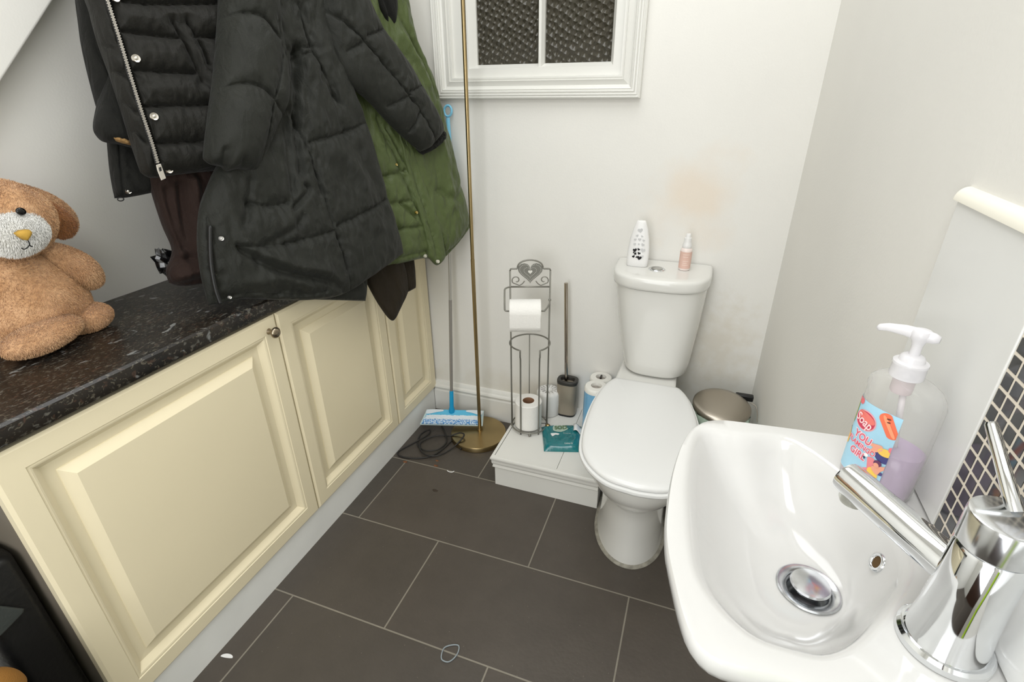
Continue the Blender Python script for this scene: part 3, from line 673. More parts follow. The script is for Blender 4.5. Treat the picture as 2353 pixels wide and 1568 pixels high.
wr = MB(); rg = []
for r, z in ((0.040, 0.0), (0.044, 0.004), (0.045, 0.05), (0.0445, 0.090), (0.041, 0.099), (0.030, 0.103), (0.018, 0.102), (0.010, 0.096), (0.004, 0.094)):
    rg.append([(-0.452+r*(1+(0.025*math.sin(13*2*PI*i/78) if z > 0.095 else 0))*math.cos(2*PI*i/78), 1.615+r*math.sin(2*PI*i/78), ST+z+(0.0014*math.sin(13*2*PI*i/78) if z > 0.10 else 0)) for i in range(78)])
obj('wrapper', wr.rings(rg), mat('pleated white wrap', (234, 233, 230), rough=0.35), ww, smooth=True)
mb = MB()
for k in range(13):
    a = 2*PI*(k+0.5)/13; d_ = Vector((math.cos(a), math.sin(a), 0)); c0 = Vector((-0.452, 1.615, ST+0.1042))
    mb.tube([c0+d_*0.014+Vector((0, 0, -0.003)), c0+d_*0.030-Vector((0, 0, 0.0005))], [0.0006, 0.0012], 6)
obj('pleat_mark', mb, mat('grey pleat lines', (120, 112, 108), rough=0.7), ww)

# ------------------------------------------------------------------ toilet brush
tb = thing('toilet_brush', 'toilet brush in a taupe holder on the step left of the toilet', 'toilet brush', (-0.383, 1.632, ST))
bc = Vector((-0.383, 1.630, ST))
def stad(hx, hy, z, r=None, n=40):
    r = hy if r is None else r; out = []
    for i in range(n):
        a = 2*PI*i/n; c, s = math.cos(a), math.sin(a)
        out.append((bc.x+math.copysign(hx*abs(c)**0.62, c), bc.y+math.copysign(hy*abs(s)**0.72, s), ST+z))
    return out
obj('base', MB().rings([stad(0.035, 0.026, 0), stad(0.0355, 0.0265, 0.010)]), m_black, tb, smooth=True, angle=40)
obj('holder', MB().rings([stad(0.0365, 0.0275, 0.009), stad(0.0375, 0.0285, 0.012), stad(0.0385, 0.0295, 0.135), stad(0.0380, 0.029, 0.138)]), mat('taupe metal holder', (158, 148, 132), rough=0.35, metal=0.35), tb, smooth=True, angle=40)
obj('rim', MB().rings([stad(0.0385, 0.0295, 0.138), stad(0.0392, 0.0302, 0.140), stad(0.0392, 0.0302, 0.150), stad(0.0380, 0.029, 0.152), stad(0.0270, 0.018, 0.152), stad(0.0255, 0.0165, 0.149), stad(0.024, 0.015, 0.10)], False, True), mat('dark grey rim', (52, 50, 46), rough=0.4), tb, smooth=True, angle=40)
hl = [Vector((bc.x-0.004, bc.y-0.002, ST+0.112)), Vector((bc.x-0.0120, bc.y+0.001, ST+0.30)), Vector((bc.x-0.0215, bc.y+0.004, ST+0.5255))]
hd = obj('handle', MB().tube(hl, 0.0066, 20), mat('dark chrome tube', (186, 176, 164), rough=0.12, metal=1.0), tb, smooth=True, angle=40)
obj('collar', MB().lathe([(0.011, 0), (0.012, 0.004), (0.0115, 0.02), (0.0075, 0.024)], (bc.x-0.004, bc.y-0.002, ST+0.105), 24), m_black, tb, smooth=True, angle=40)

# ------------------------------------------------------------------ wrapped rolls by the toilet
m_blue = mat('blue plastic wrap', (118, 176, 214), rough=0.25, coat=0.5, var=0.08, vscale=20, bump=0.4, bscale=60)
for i, (x, y, lab) in enumerate(((-0.262, 1.640, 'blue wrapped white paper roll by the wall, behind its twin left of the cistern'), (-0.262, 1.553, 'blue wrapped white paper roll in front of its twin, half hidden by the toilet seat'))):
    t = thing('paper_roll', lab, 'paper roll', (x, y, ST), 'blue wrapped rolls')
    R_, Hh = 0.041, 0.178 if i == 0 else 0.190
    obj('wrap', MB().lathe([(R_-0.003, 0), (R_, 0.003), (R_+0.0005, Hh*0.5), (R_, Hh-0.018)], (x, y, ST), 48), m_blue, t, smooth=True, angle=40)
    obj('paper', MB().lathe([(R_, Hh-0.018), (R_-0.0005, Hh-0.004), (R_-0.004, Hh), (0.019, Hh+0.001), (0.018, Hh-0.006), (0.018, Hh-0.012)], (x, y, ST), 48, cap0=False, cap1=False), mat('white roll end', (235, 233, 226), rough=0.5, coat=0.5, bump=0.4, bscale=80), t, smooth=True, angle=40)
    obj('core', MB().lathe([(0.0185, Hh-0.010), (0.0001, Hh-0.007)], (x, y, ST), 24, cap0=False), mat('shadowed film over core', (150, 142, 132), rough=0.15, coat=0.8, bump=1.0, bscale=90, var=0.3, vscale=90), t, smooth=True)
    if i == 0: obj('film_fold', MB().box((x-0.003, y-0.012, ST+Hh-0.006), (x+0.003, y+0.010, ST+Hh+0.004)), mat('dark film fold', (40, 34, 30), rough=0.3), t, bevel=0.001)

# ------------------------------------------------------------------ wet wipes pack
wp = thing('wipes_pack', 'teal wet wipes packet lying on the white step beside the toilet', 'wipes packet', (-0.355, 1.452, ST))
wq = [(-0.4464, 1.5085, 0.14), (-0.3067, 1.56, 0.14), (-0.2786, 1.4131, 0.14), (-0.3966, 1.3769, 0.14)]
qa, qb, qc, qd = [Vector((p[0], p[1], 0)) for p in wq]
def wpt(u, v, h):     # u left-right, v far-near, h above the step
    p = qa*(1-u)*(1-v)+qb*u*(1-v)+qc*u*v+qd*(1-u)*v
    return (p.x, p.y, ST+h)
def wh(u, v):
    e = max(0.0, (1-abs(2*u-1)**6)*(1-abs(2*v-1)**6))
    return 0.0015+0.019*e**0.6+0.0015*mnoise.noise(Vector((u*6, v*5, 2.0)))*e+0.001*mnoise.noise(Vector((u*19, v*14, 5.0)))*e
N = 40
mb = MB(); g = [[wpt(i/N, j/N, wh(i/N, j/N)) for i in range(N+1)] for j in range(N+1)]
mb.rings(g, False, False, closed=False)
gb = [[wpt(i/N, j/N, 0.0004) for i in range(N+1)] for j in range(N+1)]
mb.rings(gb, False, False, closed=False)
brd = [g[0][i] for i in range(N+1)]+[g[j][N] for j in range(1, N+1)]+[g[N][i] for i in range(N-1, -1, -1)]+[g[j][0] for j in range(N-1, 0, -1)]
mb.rings([brd, [(x, y, ST+0.0004) for x, y, z in brd]], False, False)
obj('packet', mb, mat('teal foil', (8, 112, 118), rough=0.18, coat=0.7, var=0.12, vscale=30, bump=0.5, bscale=70), wp, smooth=True)
def on_wipe(v2, f2, cu, cv, sx, sy, rot, lift, name, m_, par):
    ca, sa_ = math.cos(rot), math.sin(rot); vs = []
    for p in v2:
        x, y = p[0], p[1]
        u = cu+sx*(ca*x-sa_*y); v = cv-sy*(sa_*x+ca*y)
        vs.append(wpt(u, v, wh(min(max(u, 0), 1), min(max(v, 0), 1))+lift))
    return obj(name, MB().add(vs, f2), m_, par, recalc=False)
disc = ([(math.cos(2*PI*i/36), math.sin(2*PI*i/36)) for i in range(36)], [tuple(range(36))])
def blob(pts): 
    P = smooth_path([(a, b_) for a, b_ in pts], 5, closed=True); return [tuple(p) for p in P], [tuple(range(len(P)))]
v, f = blob([(-1, -0.2), (-0.7, 0.6), (0.2, 0.5), (1.05, 1.1), (1.15, 0.2), (0.5, -0.5), (-0.2, -0.9), (-0.8, -0.7)])
lb2 = on_wipe(v, f, 0.50, 0.22, 0.235, 0.20, 0.12, 0.0012, 'logo_panel', mat('pale foil logo', (176, 196, 180), rough=0.25), wp)
v, f = text2d('SOD', 0.30, 0.008); on_wipe(v, f, 0.475, 0.23, 0.52, 0.72, 0.06, 0.0026, 'lettering', mat('green gold ink', (92, 118, 78), rough=0.4), wp)
v, f = text2d('Coconut Oil', 0.085, 0.001); on_wipe(v, f, 0.68, 0.845, 0.52, 0.80, -0.02, 0.0012, 'lettering', mat('white ink', (214, 230, 226), rough=0.4), wp)
v, f = text2d('Coconut Oil', 0.07, 0.0); on_wipe(v, f, 0.63, 0.465, 0.55, 0.7, -0.05, 0.0012, 'lettering', bpy.data.materials['white ink'], wp)
v, f = blob([(-1, 0.5), (1, 0.4), (0.9, -0.3), (0.1, -0.2), (-0.6, -0.9), (-0.9, -0.5)]); on_wipe(v, f, 0.32, 0.50, 0.10, 0.085, 0, 0.0012, 'white_sticker', m_plasticwhite, wp)
fl = MB(); P = [[wpt(0.80+0.24*i/6, 0.10+0.27*j/4+0.06*i/6, wh(min(0.8+0.24*i/6, 0.97), 0.2)+0.004+0.006*math.sin(i*0.9)) for j in range(5)] for i in range(7)]
fl.rings(P, False, False, closed=False)
sl_ = obj('resealable_flap', fl, m_plasticwhite, wp, smooth=True); so = sl_.modifiers.new('solid', 'SOLIDIFY'); so.thickness = 0.0008

bl = thing('brass_ball', 'small round brass ball on the step between the roll stand and wipes', 'ball', (-0.432, 1.528, ST))
obj('ball', MB().ball((-0.4215, 1.508, ST+0.0105), 0.0105, 24, 16), mat('tarnished brass ball', (168, 146, 104), rough=0.3, metal=1.0), bl, smooth=True)

# ------------------------------------------------------------------ pedal bin
bn = thing('pedal_bin', 'small brushed steel bin with a domed lid in the corner', 'bin', (0.138, 1.468, ST))
BX, BY = 0.1385, 1.462
obj('body', MB().lathe([(0.076, 0.0), (0.079, 0.002), (0.079, 0.235)], (BX, BY, ST), 64), m_steel, bn, smooth=True, angle=40)
obj('base_ring', MB().lathe([(0.079, 0.0), (0.081, 0.001), (0.081, 0.012), (0.079, 0.014)], (BX, BY, ST), 64), m_black, bn, smooth=True, angle=40)
ld = obj('lid', MB().lathe([(0.0800, -0.006), (0.0835, -0.005), (0.0845, 0.000), (0.0835, 0.006), (0.079, 0.010), (0.060, 0.0135), (0.035, 0.0155), (0.0001, 0.0160)], (BX, BY, ST+0.2475), 64, (0.02, -0.085, 1)), m_steel, bn, smooth=True, angle=60)
obj('hinge', MB().box((BX+0.040, BY+0.060, ST+0.243), (BX+0.092, BY+0.080, ST+0.262)), m_black, bn, bevel=0.004)
mb = MB().tube(smooth_path([(BX+0.080, BY+0.045, ST+0.25), (BX+0.098, BY+0.040, ST+0.245), (BX+0.1035, BY+0.02, ST+0.235), (BX+0.1035, BY-0.01, ST+0.22)], 6), 0.0013, 8)
obj('wire_handle', mb, m_steel, bn, smooth=True)
mb = MB(); rg = []
for z in np.linspace(0.150, 0.2375, 14):
    rg.append([(BX+(0.083+0.007*mnoise.noise(Vector((math.cos(2*PI*i/90)*6, math.sin(2*PI*i/90)*6, z*40)))+0.004*(0.2375-z)/0.09)*math.cos(2*PI*i/90), BY+(0.083+0.007*mnoise.noise(Vector((math.cos(2*PI*i/90)*6, math.sin(2*PI*i/90)*6, z*40))))*math.sin(2*PI*i/90), ST+z) for i in range(90)])
obj('bin_liner', mb.rings(rg, False, False), mat('pale green bin bag', (204, 224, 206), rough=0.35, trans=0.2), bn, smooth=True)

# ------------------------------------------------------------------ floor lamp, mop, bits on the floor
lp = thing('floor_lamp', 'slim brass floor lamp with a round base, in the corner', 'floor lamp', (-0.714, 1.545, 0))
m_brass = mat('brushed antique brass', (168, 148, 108), rough=0.30, metal=1.0, bump=0.04, bscale=200, var=0.08, vscale=12)
LX, LY = -0.7135, 1.5465
obj('base', MB().lathe([(0.108, 0.0), (0.110, 0.002), (0.110, 0.018), (0.108, 0.0215), (0.060, 0.0235), (0.012, 0.026), (0.0001, 0.026)], (LX-0.002, LY-0.008, 0), 96), m_brass, lp, smooth=True, angle=40)
obj('collar', MB().lathe([(0.0105, 0.025), (0.0105, 0.030), (0.0085, 0.036)], (LX, LY, 0), 24), m_brass, lp, smooth=True, angle=40)
obj('pole', MB().tube([(LX, LY, 0.03), (LX+0.002, LY, 0.73)], 0.0068, 20), m_brass, lp, smooth=True, angle=40)
obj('upper_pole', MB().tube([(LX+0.002, LY, 0.73), (LX+0.010, LY, 1.72)], 0.0061, 20), m_brass, lp, smooth=True, angle=40)
m_cable = mat('black cable', (38, 36, 34), rough=0.5)
cab = [(-0.800, 1.470, 0.006), (-0.812, 1.40, 0.006), (-0.835, 1.355, 0.005), (-0.876, 1.330, 0.004), (-0.925, 1.318, 0.004), (-0.957, 1.325, 0.004), (-0.962, 1.345, 0.006), (-0.930, 1.405, 0.010), (-0.905, 1.470, 0.010),
       (-0.918, 1.500, 0.008), (-0.935, 1.460, 0.008), (-0.915, 1.400, 0.007), (-0.870, 1.375, 0.009), (-0.825, 1.395, 0.010), (-0.812, 1.440, 0.012), (-0.835, 1.480, 0.012), (-0.875, 1.460, 0.014), (-0.905, 1.415, 0.012),
       (-0.890, 1.375, 0.012), (-0.850, 1.352, 0.010), (-0.805, 1.365, 0.010), (-0.772, 1.420, 0.014), (-0.750, 1.475, 0.036), (-0.775, 1.490, 0.034), (-0.820, 1.475, 0.018), (-0.862, 1.520, 0.008), (-0.895, 1.560, 0.006), (-0.920, 1.600, 0.006)]
obj('power_cable', MB().tube(smooth_path(cab, 10), 0.0030, 8), m_cable, lp, smooth=True)
obj('cable_grommet', MB().lathe([(0.004, 0), (0.004, 0.004), (0.002, 0.006)], (LX-0.03, LY-0.1145, 0.009), 16, (-0.3, -1, 0)), m_black, lp, smooth=True)

mp_t = thing('flat_mop', 'blue flat mop with a grey pole leaning against the window wall', 'mop', (-0.84, 1.575, 0))
m_mopb = mat('sky blue plastic', (76, 176, 218), rough=0.35)
mA, mB_, mC, mD = [Vector(p) for p in [(-0.9538, 1.5564, 0.062), (-0.7273, 1.6248, 0.062), (-0.7036, 1.5533, 0.042), (-0.9451, 1.4787, 0.042)]]
pb = Vector((-0.8495, 1.575, 0.0603)); pt_ = Vector((-0.8295, 1.665, 1.2063)); pd = pt_-pb
obj('socket', MB().tube([pb, pb+pd*0.013, pb+pd*0.022, pb+pd*0.085, pb+pd*0.087], [0.0115, 0.012, 0.0088, 0.0080, 0.007], 20), mat('strong blue plastic', (20, 150, 200), rough=0.3), mp_t, smooth=True, angle=40)
obj('pole', MB().tube([pb+pd*0.08, pb+pd*0.42], 0.0062, 16), mat('grey coated tube', (150, 146, 140), rough=0.35, metal=0.3), mp_t, smooth=True, angle=40)
obj('upper_pole', MB().tube([pb+pd*0.42, pb+pd*0.80], 0.0055, 16), mat('pale metal tube', (186, 184, 178), rough=0.3, metal=0.5), mp_t, smooth=True, angle=40)
hd_ = obj('handle', MB().tube([pb+pd*t for t in (0.78, 0.80, 0.86, 0.91, 0.95, 0.965)], [0.0075, 0.0090, 0.0115, 0.0105, 0.0070, 0.0062], 20), mat('light blue handle', (128, 198, 230), rough=0.35), mp_t, smooth=True, angle=40)
lc = pb+pd*0.983; lu = pd.normalized(); lr = Vector((1, 0, 0))
obj('hanging_loop', MB().tube([lc+lr*(0.0135*math.cos(2*PI*k/32))+lu*(0.0165*math.sin(2*PI*k/32)) for k in range(32)], 0.0038, 10, closed=True), bpy.data.materials['light blue handle'], mp_t, smooth=True)
# head: tilted pad, wide plate with a fleece edge
def mopp(u, v, h):
    p = (mA*(1-u)+mB_*u)*(1-v)+(mD*(1-u)+mC*u)*v; nrm = (mB_-mA).cross(mD-mA).normalized()
    if nrm.z < 0: nrm = -nrm
    return p+nrm*h
def moppad(u0, u1, v0, v1, h0, h1, nz, nu=60, nv=24, seed=0):
    m_ = MB(); top = []
    for j in range(nv+1):
        row = []
        for i in range(nu+1):
            u = u0+(u1-u0)*i/nu; v = v0+(v1-v0)*j/nv
            row.append(mopp(u, v, h1+nz*mnoise.noise(Vector((u*40, v*30, seed)))))
        top.append(row)
    m_.rings(top, False, False, closed=False)
    bot = [[mopp(u0+(u1-u0)*i/nu, v0+(v1-v0)*j/nv, h0) for i in range(nu+1)] for j in range(nv+1)]
    m_.rings(bot, False, False, closed=False)
    def border(g): return [g[0][i] for i in range(nu+1)]+[g[j][nu] for j in range(1, nv+1)]+[g[nv][i] for i in range(nu-1, -1, -1)]+[g[j][0] for j in range(nv-1, 0, -1)]
    m_.rings([border(top), border(bot)], False, False); return m_
m_pad = mat('wet blue mop pad', (126, 186, 226), rough=0.8, bump=0.6, bscale=260)
nt = m_pad.node_tree; b = nt.nodes['Principled BSDF']; tc = node(m_pad, 'ShaderNodeTexCoord'); n_ = node(m_pad, 'ShaderNodeTexNoise'); n_.inputs['Scale'].default_value = 170; n_.inputs['Detail'].default_value = 2
nt.links.new(tc.outputs['Object'], n_.inputs['Vector']); c_ = node(m_pad, 'ShaderNodeValToRGB'); c_.color_ramp.elements[0].position = 0.42; c_.color_ramp.elements[1].position = 0.6
c_.color_ramp.elements[0].color = lin((70, 136, 196)); c_.color_ramp.elements[1].color = lin((214, 228, 238)); nt.links.new(n_.outputs['Fac'], c_.inputs['Fac']); nt.links.new(c_.outputs['Color'], b.inputs['Base Color'])
obj('plate', moppad(0.0, 1.0, 0.0, 1.0, -0.003, 0.002, 0.0, 4, 4), mat('pale plastic plate', (196, 214, 214), rough=0.4), mp_t)
obj('pad', moppad(0.03, 0.97, 0.66, 0.985, 0.0025, 0.007, 0.003, 90, 20), m_pad, mp_t, smooth=True)
obj('cloth', moppad(0.035, 0.965, 0.02, 0.50, 0.0025, 0.0045, 0.001), mat('blue mop cloth', (98, 190, 226), rough=0.7, bump=0.3, bscale=120), mp_t, smooth=True)
mb = moppad(0.05, 0.95, 0.42, 0.70, 0.003, 0.0075, 0.003, 60, 12, 9)
obj('suds', mb, mat('white lather', (222, 230, 236), rough=0.5), mp_t, smooth=True)
v_, f_ = blob([(0.03, 0.03), (0.27, 0.0), (0.30, 0.12), (0.20, 0.20), (0.10, 0.32), (0.03, 0.32)])
for bl_, k in ((v_, 0), ([(1-a, b__) for a, b__ in v_], 1)):
    obj('suds', MB().add([mopp(a, b__*0.9+0.03, 0.0062) for a, b__ in bl_], f_), bpy.data.materials['white lather'], mp_t, recalc=False)

m_leaf = mat('dead leaf', (112, 72, 44), rough=0.8, var=0.3, vscale=80)
for i, (x, y, s_, r_, lab) in enumerate(((-0.912, 1.300, 0.009, 0.3, 'orange brown leaf scrap by the cable and plinth'), (-0.802, 1.345, 0.007, 1.2, 'small brown leaf crumb nearest the lamp base'), (-0.793, 1.318, 0.009, 2.0, 'brown leaf crumb on the grout line near the lamp'), (-0.735, 1.200, 0.010, 0.9, 'dark crumb of dirt in the middle of a floor tile'))):
    P = [(x+s_*(1+0.5*mnoise.noise(Vector((k*1.7, i*5.0, 0))))*math.cos(2*PI*k/11), y+0.55*s_*(1+0.5*mnoise.noise(Vector((k*2.3, i*3.0, 4))))*math.sin(2*PI*k/11)) for k in range(11)]
    mb = MB().add([(a, b_, 0.0006+0.003*abs(mnoise.noise(Vector((a*300, b_*300, 1))))) for a, b_ in P]+[(a, b_, 0.0002) for a, b_ in P]+[(x, y, 0.004)], [(k, (k+1) % 11, 22) for k in range(11)]+[(k, (k+1) % 11, 11+(k+1) % 11, 11+k) for k in range(11)]+[tuple(range(11, 22))])
    tag(obj('leaf_scrap', mb, m_leaf if i < 3 else mat('dark dirt', (58, 48, 38), rough=0.9)), lab, 'leaf scrap' if i < 3 else 'dirt')
mb = MB().prism([(-0.957+0.016*math.cos(a)*(1 if a < PI else 1), 0.501+0.008*math.sin(a)) if a <= PI else (-0.957+0.016*math.cos(a), 0.501-0.002*math.sin(a-PI)) for a in np.linspace(0, 2*PI, 24, endpoint=False)], 0.0003, 0.0012)
for k in range(len(mb.v)):
    x, y, z = mb.v[k]; dx, dy = x+0.957, y-0.501; c_, s_ = math.cos(0.2), math.sin(0.2); mb.v[k] = (-0.945+dx*c_-dy*s_, 0.505+dx*s_+dy*c_, z)
tag(obj('paper_scrap', mb, m_plasticwhite), 'white half moon scrap on the floor near the plinth', 'paper scrap')
mb = MB().tube([(-0.729+0.013*math.cos(a), 1.311+0.008*math.sin(a), 0.0015) for a in np.linspace(3.4, 6.6, 14)], [0.0006]+[0.0016]*12+[0.0006], 8)
tag(obj('paper_curl', mb, m_plasticwhite, smooth=True), 'tiny white curl on the floor tile in front of the lamp', 'paper scrap')
ht = [Vector(p) for p in [(-0.4486, 0.6889, 0.0), (-0.449, 0.7063, 0.0), (-0.4335, 0.7189, 0.0), (-0.4182, 0.722, 0.0), (-0.4126, 0.7076, 0.0), (-0.4151, 0.6906, 0.0), (-0.4248, 0.6769, 0.0), (-0.4412, 0.6767, 0.0)]]
mb = MB().tube([Vector((p[0], p[1], 0.0022)) for p in smooth_path([tuple(p) for p in ht], 8, closed=True)], 0.0017, 10, closed=True)
tag(obj('hair_tie', mb, mat('grey elastic', (138, 146, 150), rough=0.7), smooth=True), 'grey elastic hair tie loop lying on the floor tile', 'hair tie')

# ------------------------------------------------------------------ hand soap bottle
C0 = Vector((0.2012, 0.5050, ZB)); wv = Vector((0.74, -0.67, 0)).normalized(); nv_ = Vector((-0.67, -0.74, 0)).normalized()
BA, BB = 0.0318, 0.0210
def bsec(k, z, n=72, ka=None):
    out = []; kb = k if ka is None else ka
    for i in range(n):
        a = 2*PI*i/n; c, s = math.cos(a), math.sin(a)
        out.append(C0+wv*(BA*k*math.copysign(abs(c)**0.8, c)-0.006*max(0, (z-0.105)/0.02))+nv_*(BB*kb*math.copysign(abs(s)**0.8, s))+Vector((0, 0, z)))
    return out
so_ = thing('soap_bottle', 'clear pump bottle of purple hand soap standing on the back of the basin', 'soap dispenser', tuple(C0))
def clear_film(name, rgb, opacity, rough):
    m_ = bpy.data.materials.new(name); m_.use_nodes = True; nt = m_.node_tree; nt.nodes.clear()
    out = nt.nodes.new('ShaderNodeOutputMaterial'); tr = nt.nodes.new('ShaderNodeBsdfTransparent'); tr.inputs[0].default_value = (0.97, 0.97, 0.97, 1)
    pb = nt.nodes.new('ShaderNodeBsdfPrincipled'); pb.inputs['Base Color'].default_value = lin(rgb); pb.inputs['Roughness'].default_value = rough
    lw = nt.nodes.new('ShaderNodeLayerWeight'); lw.inputs['Blend'].default_value = 0.35
    mr = nt.nodes.new('ShaderNodeMapRange'); mr.inputs['To Min'].default_value = opacity; mr.inputs['To Max'].default_value = min(1.0, opacity+0.45)
    nt.links.new(lw.outputs['Facing'], mr.inputs['Value'])
    mx = nt.nodes.new('ShaderNodeMixShader'); nt.links.new(mr.outputs[0], mx.inputs[0]); nt.links.new(tr.outputs[0], mx.inputs[1]); nt.links.new(pb.outputs[0], mx.inputs[2]); nt.links.new(mx.outputs[0], out.inputs[0])
    return m_
m_clear = clear_film('clear plastic', (222, 221, 216), 0.16, 0.08)
shell = [bsec(0.90, 0.0008), bsec(0.97, 0.003), bsec(1.0, 0.008), bsec(1.0, 0.104), bsec(0.985, 0.111, ka=0.98), bsec(0.90, 0.117, ka=0.90), bsec(0.70, 0.1215, ka=0.80), bsec(0.46, 0.1240, ka=0.64), bsec(0.34, 0.1255, ka=0.52), bsec(0.32, 0.130, ka=0.50)]
obj('bottle', MB().rings(shell), m_clear, so_, smooth=True, angle=60)
m_soap = clear_film('purple soap', (214, 190, 222), 0.62, 0.12)
obj('liquid', MB().rings([bsec(0.88, 0.002), bsec(0.955, 0.006), bsec(0.955, 0.052), bsec(0.94, 0.0525)]), m_soap, so_, smooth=True, angle=50)
PC_ = C0-wv*0.006
obj('dip_tube', MB().tube([C0+Vector((0, 0, 0.01))+wv*0.012, C0+Vector((0, 0, 0.06))+wv*0.004, PC_+Vector((0, 0, 0.126))], 0.0028, 12), mat('frosted tube', (222, 214, 216), rough=0.3), so_, smooth=True)
obj('dip_socket', MB().lathe([(0.0085, 0.108), (0.0090, 0.110), (0.0090, 0.124)], PC_, 24), mat('pink plug', (206, 190, 192), rough=0.3), so_, smooth=True, angle=40)
m_pump = clear_film('frosted white pump', (236, 234, 236), 0.72, 0.2)
obj('collar', MB().lathe([(0.0120, 0.124), (0.0136, 0.1245), (0.0138, 0.127), (0.0135, 0.136), (0.0142, 0.1375), (0.0138, 0.1395), (0.0102, 0.1405), (0.0098, 0.144), (0.0080, 0.146), (0.0050, 0.147)], PC_, 40), m_pump, so_, smooth=True, angle=40)
ph = obj('pump_head', MB().lathe([(0.0042, 0.145), (0.0042, 0.156), (0.0056, 0.160), (0.0078, 0.1635), (0.0082, 0.168), (0.0070, 0.1705), (0.0001, 0.1715)], PC_, 32), m_pump, so_, smooth=True, angle=50)
nd = Vector((-0.80, 0.50, 0)).normalized(); hc = PC_+Vector((0, 0, 0.1660))
obj('nozzle', MB().tube([hc-nd*0.014, hc-nd*0.010, hc, hc+nd*0.012+Vector((0, 0, 0.0004)), hc+nd*0.025+Vector((0, 0, -0.001)), hc+nd*0.031+Vector((0, 0, -0.003)), hc+nd*0.0325+Vector((0, 0, -0.005))], [0.003, 0.0048, 0.0058, 0.0050, 0.0038, 0.0032, 0.0026], 20), m_pump, ph, smooth=True)
# label wrapped round the front of the bottle: p runs along the wide side (-1..1), z up
def lab(p, z, lift=0.0):
    s = (1-min(abs(p), 1.0)**2.5)**(1/2.5)
    q = C0+wv*(BA*p)+nv_*(BB*s)+Vector((0, 0, z))
    d_ = (wv*(p*0.5)+nv_*s).normalized() if (abs(p)+s) > 0 else nv_
    return q+d_*lift
PL0, PL1, LZ0, LZ1 = -0.985, 0.38, 0.014, 0.094
m_lab = mat('pale blue label', (168, 212, 232), rough=0.45, var=0.04, vscale=60)
mb = MB(); pp = [-1*(1-(k/30)**1.6*(1-PL1/1.0*0)) for k in range(31)]
pp = np.r_[-0.985, np.linspace(-0.97, -0.8, 8), np.linspace(-0.75, PL1, 26)]
mb.rings([[lab(p, z, 0.0006) for p in pp] for z in np.linspace(LZ0, LZ1, 6)], False, False, closed=False)
lbl = obj('label', mb, m_lab, so_, smooth=True)
def decal(name, vf, cp, cz, sc, rot, rgb, lift, sy=None, solid=False):
    v2, f2 = vf; sy = sc if sy is None else sy; sc *= 0.86; cz = LZ0+(cz-0.014)*1.075; ca, sa_ = math.cos(rot), math.sin(rot); vs = []
    for q in v2:
        x, y = q[0]*sc, q[1]*sy
        s = (cp*BA)+(ca*x-sa_*y); z = cz+(sa_*x+ca*y)
        vs.append(lab(max(-0.985, min(PL1, s/BA)), min(max(z, LZ0), LZ1), lift))
    key = 'ink %d %d %d' % rgb
    m_ = bpy.data.materials.get(key) or mat(key, rgb, rough=0.45)
    return obj(name, MB().add(vs, f2), m_, lbl, recalc=False)
def ellipse_vf(n=40):
    return [(0, 0)]+[(math.cos(2*PI*i/n), math.sin(2*PI*i/n)) for i in range(n)], [(0, 1+i, 1+(i+1) % n) for i in range(n)]
EV = ellipse_vf()
def capsule_vf(n=32):
    P = [((0.62 if math.cos(2*PI*i/n) > 0 else -0.62)+0.38*math.cos(2*PI*i/n), 0.36*math.sin(2*PI*i/n)) for i in range(n)]
    return [(0, 0)]+P, [(0, 1+i, 1+(i+1) % n) for i in range(n)]
CV = capsule_vf()
def poly_vf(pts, n=5):
    P = [tuple(p) for p in smooth_path(pts, n, closed=True)]; c = (sum(p[0] for p in P)/len(P), sum(p[1] for p in P)/len(P)); k = len(P)
    return [c]+P, [(0, 1+i, 1+(i+1) % k) for i in range(k)]
A1, A2, A3, A4 = 0.0009, 0.0012, 0.0015, 0.0018
decal('emblem', EV, -0.52, 0.071, 0.0125, -0.25, (240, 176, 182), A1, 0.0105)
decal('emblem', EV, -0.52, 0.071, 0.0112, -0.25, (206, 66, 92), A2, 0.0092)
decal('emblem', EV, -0.50, 0.0745, 0.0105, -0.25, (234, 122, 112), A3, 0.0045)
decal('lettering', text2d('Soap', 1.0, 0.02), -0.53, 0.070, 0.0105, -0.30, (255, 214, 214), A4, 0.013)
decal('lilo', CV, 0.13, 0.077, 0.0150, -0.95, (238, 118, 84), A1, 0.0165)
decal('lilo', CV, 0.13, 0.0765, 0.0135, -0.95, (246, 158, 118), A2, 0.0045)
decal('mark', EV, 0.07, 0.0835, 0.0022, 0.2, (90, 44, 40), A3, 0.0006); decal('mark', EV, 0.09, 0.0805, 0.0018, 0.2, (90, 44, 40), A3, 0.0006)
for body, cp, cz, sz in (('YOU', -0.42, 0.0545, 0.0095), ('FLAMINGO', -0.40, 0.0460, 0.0066), ('GIRL', -0.42, 0.0375, 0.0090)):
    decal('lettering', text2d(body, 1.0, 0.09), cp, cz, sz, -0.12, (248, 228, 234), A2, sz*1.15)
    decal('lettering', text2d(body, 1.0, 0.015), cp, cz, sz, -0.12, (222, 92, 112), A3, sz*1.15)
decal('leaf_print', EV, -0.93, 0.072, 0.0016, 0, (170, 184, 86), A1, 0.013)
decal('fruit_print', EV, -0.93, 0.046, 0.0028, 0.1, (246, 196, 96), A1, 0.009)
decal('fruit_print', EV, -0.85, 0.086, 0.004, 0.1, (232, 112, 118), A1, 0.004)
decal('swim_ring', EV, 0.27, 0.0475, 0.0100, -0.1, (70, 70, 128), A1, 0.0075)
decal('swimmer', EV, 0.27, 0.0515, 0.0075, 0.15, (248, 204, 96), A2, 0.0042)
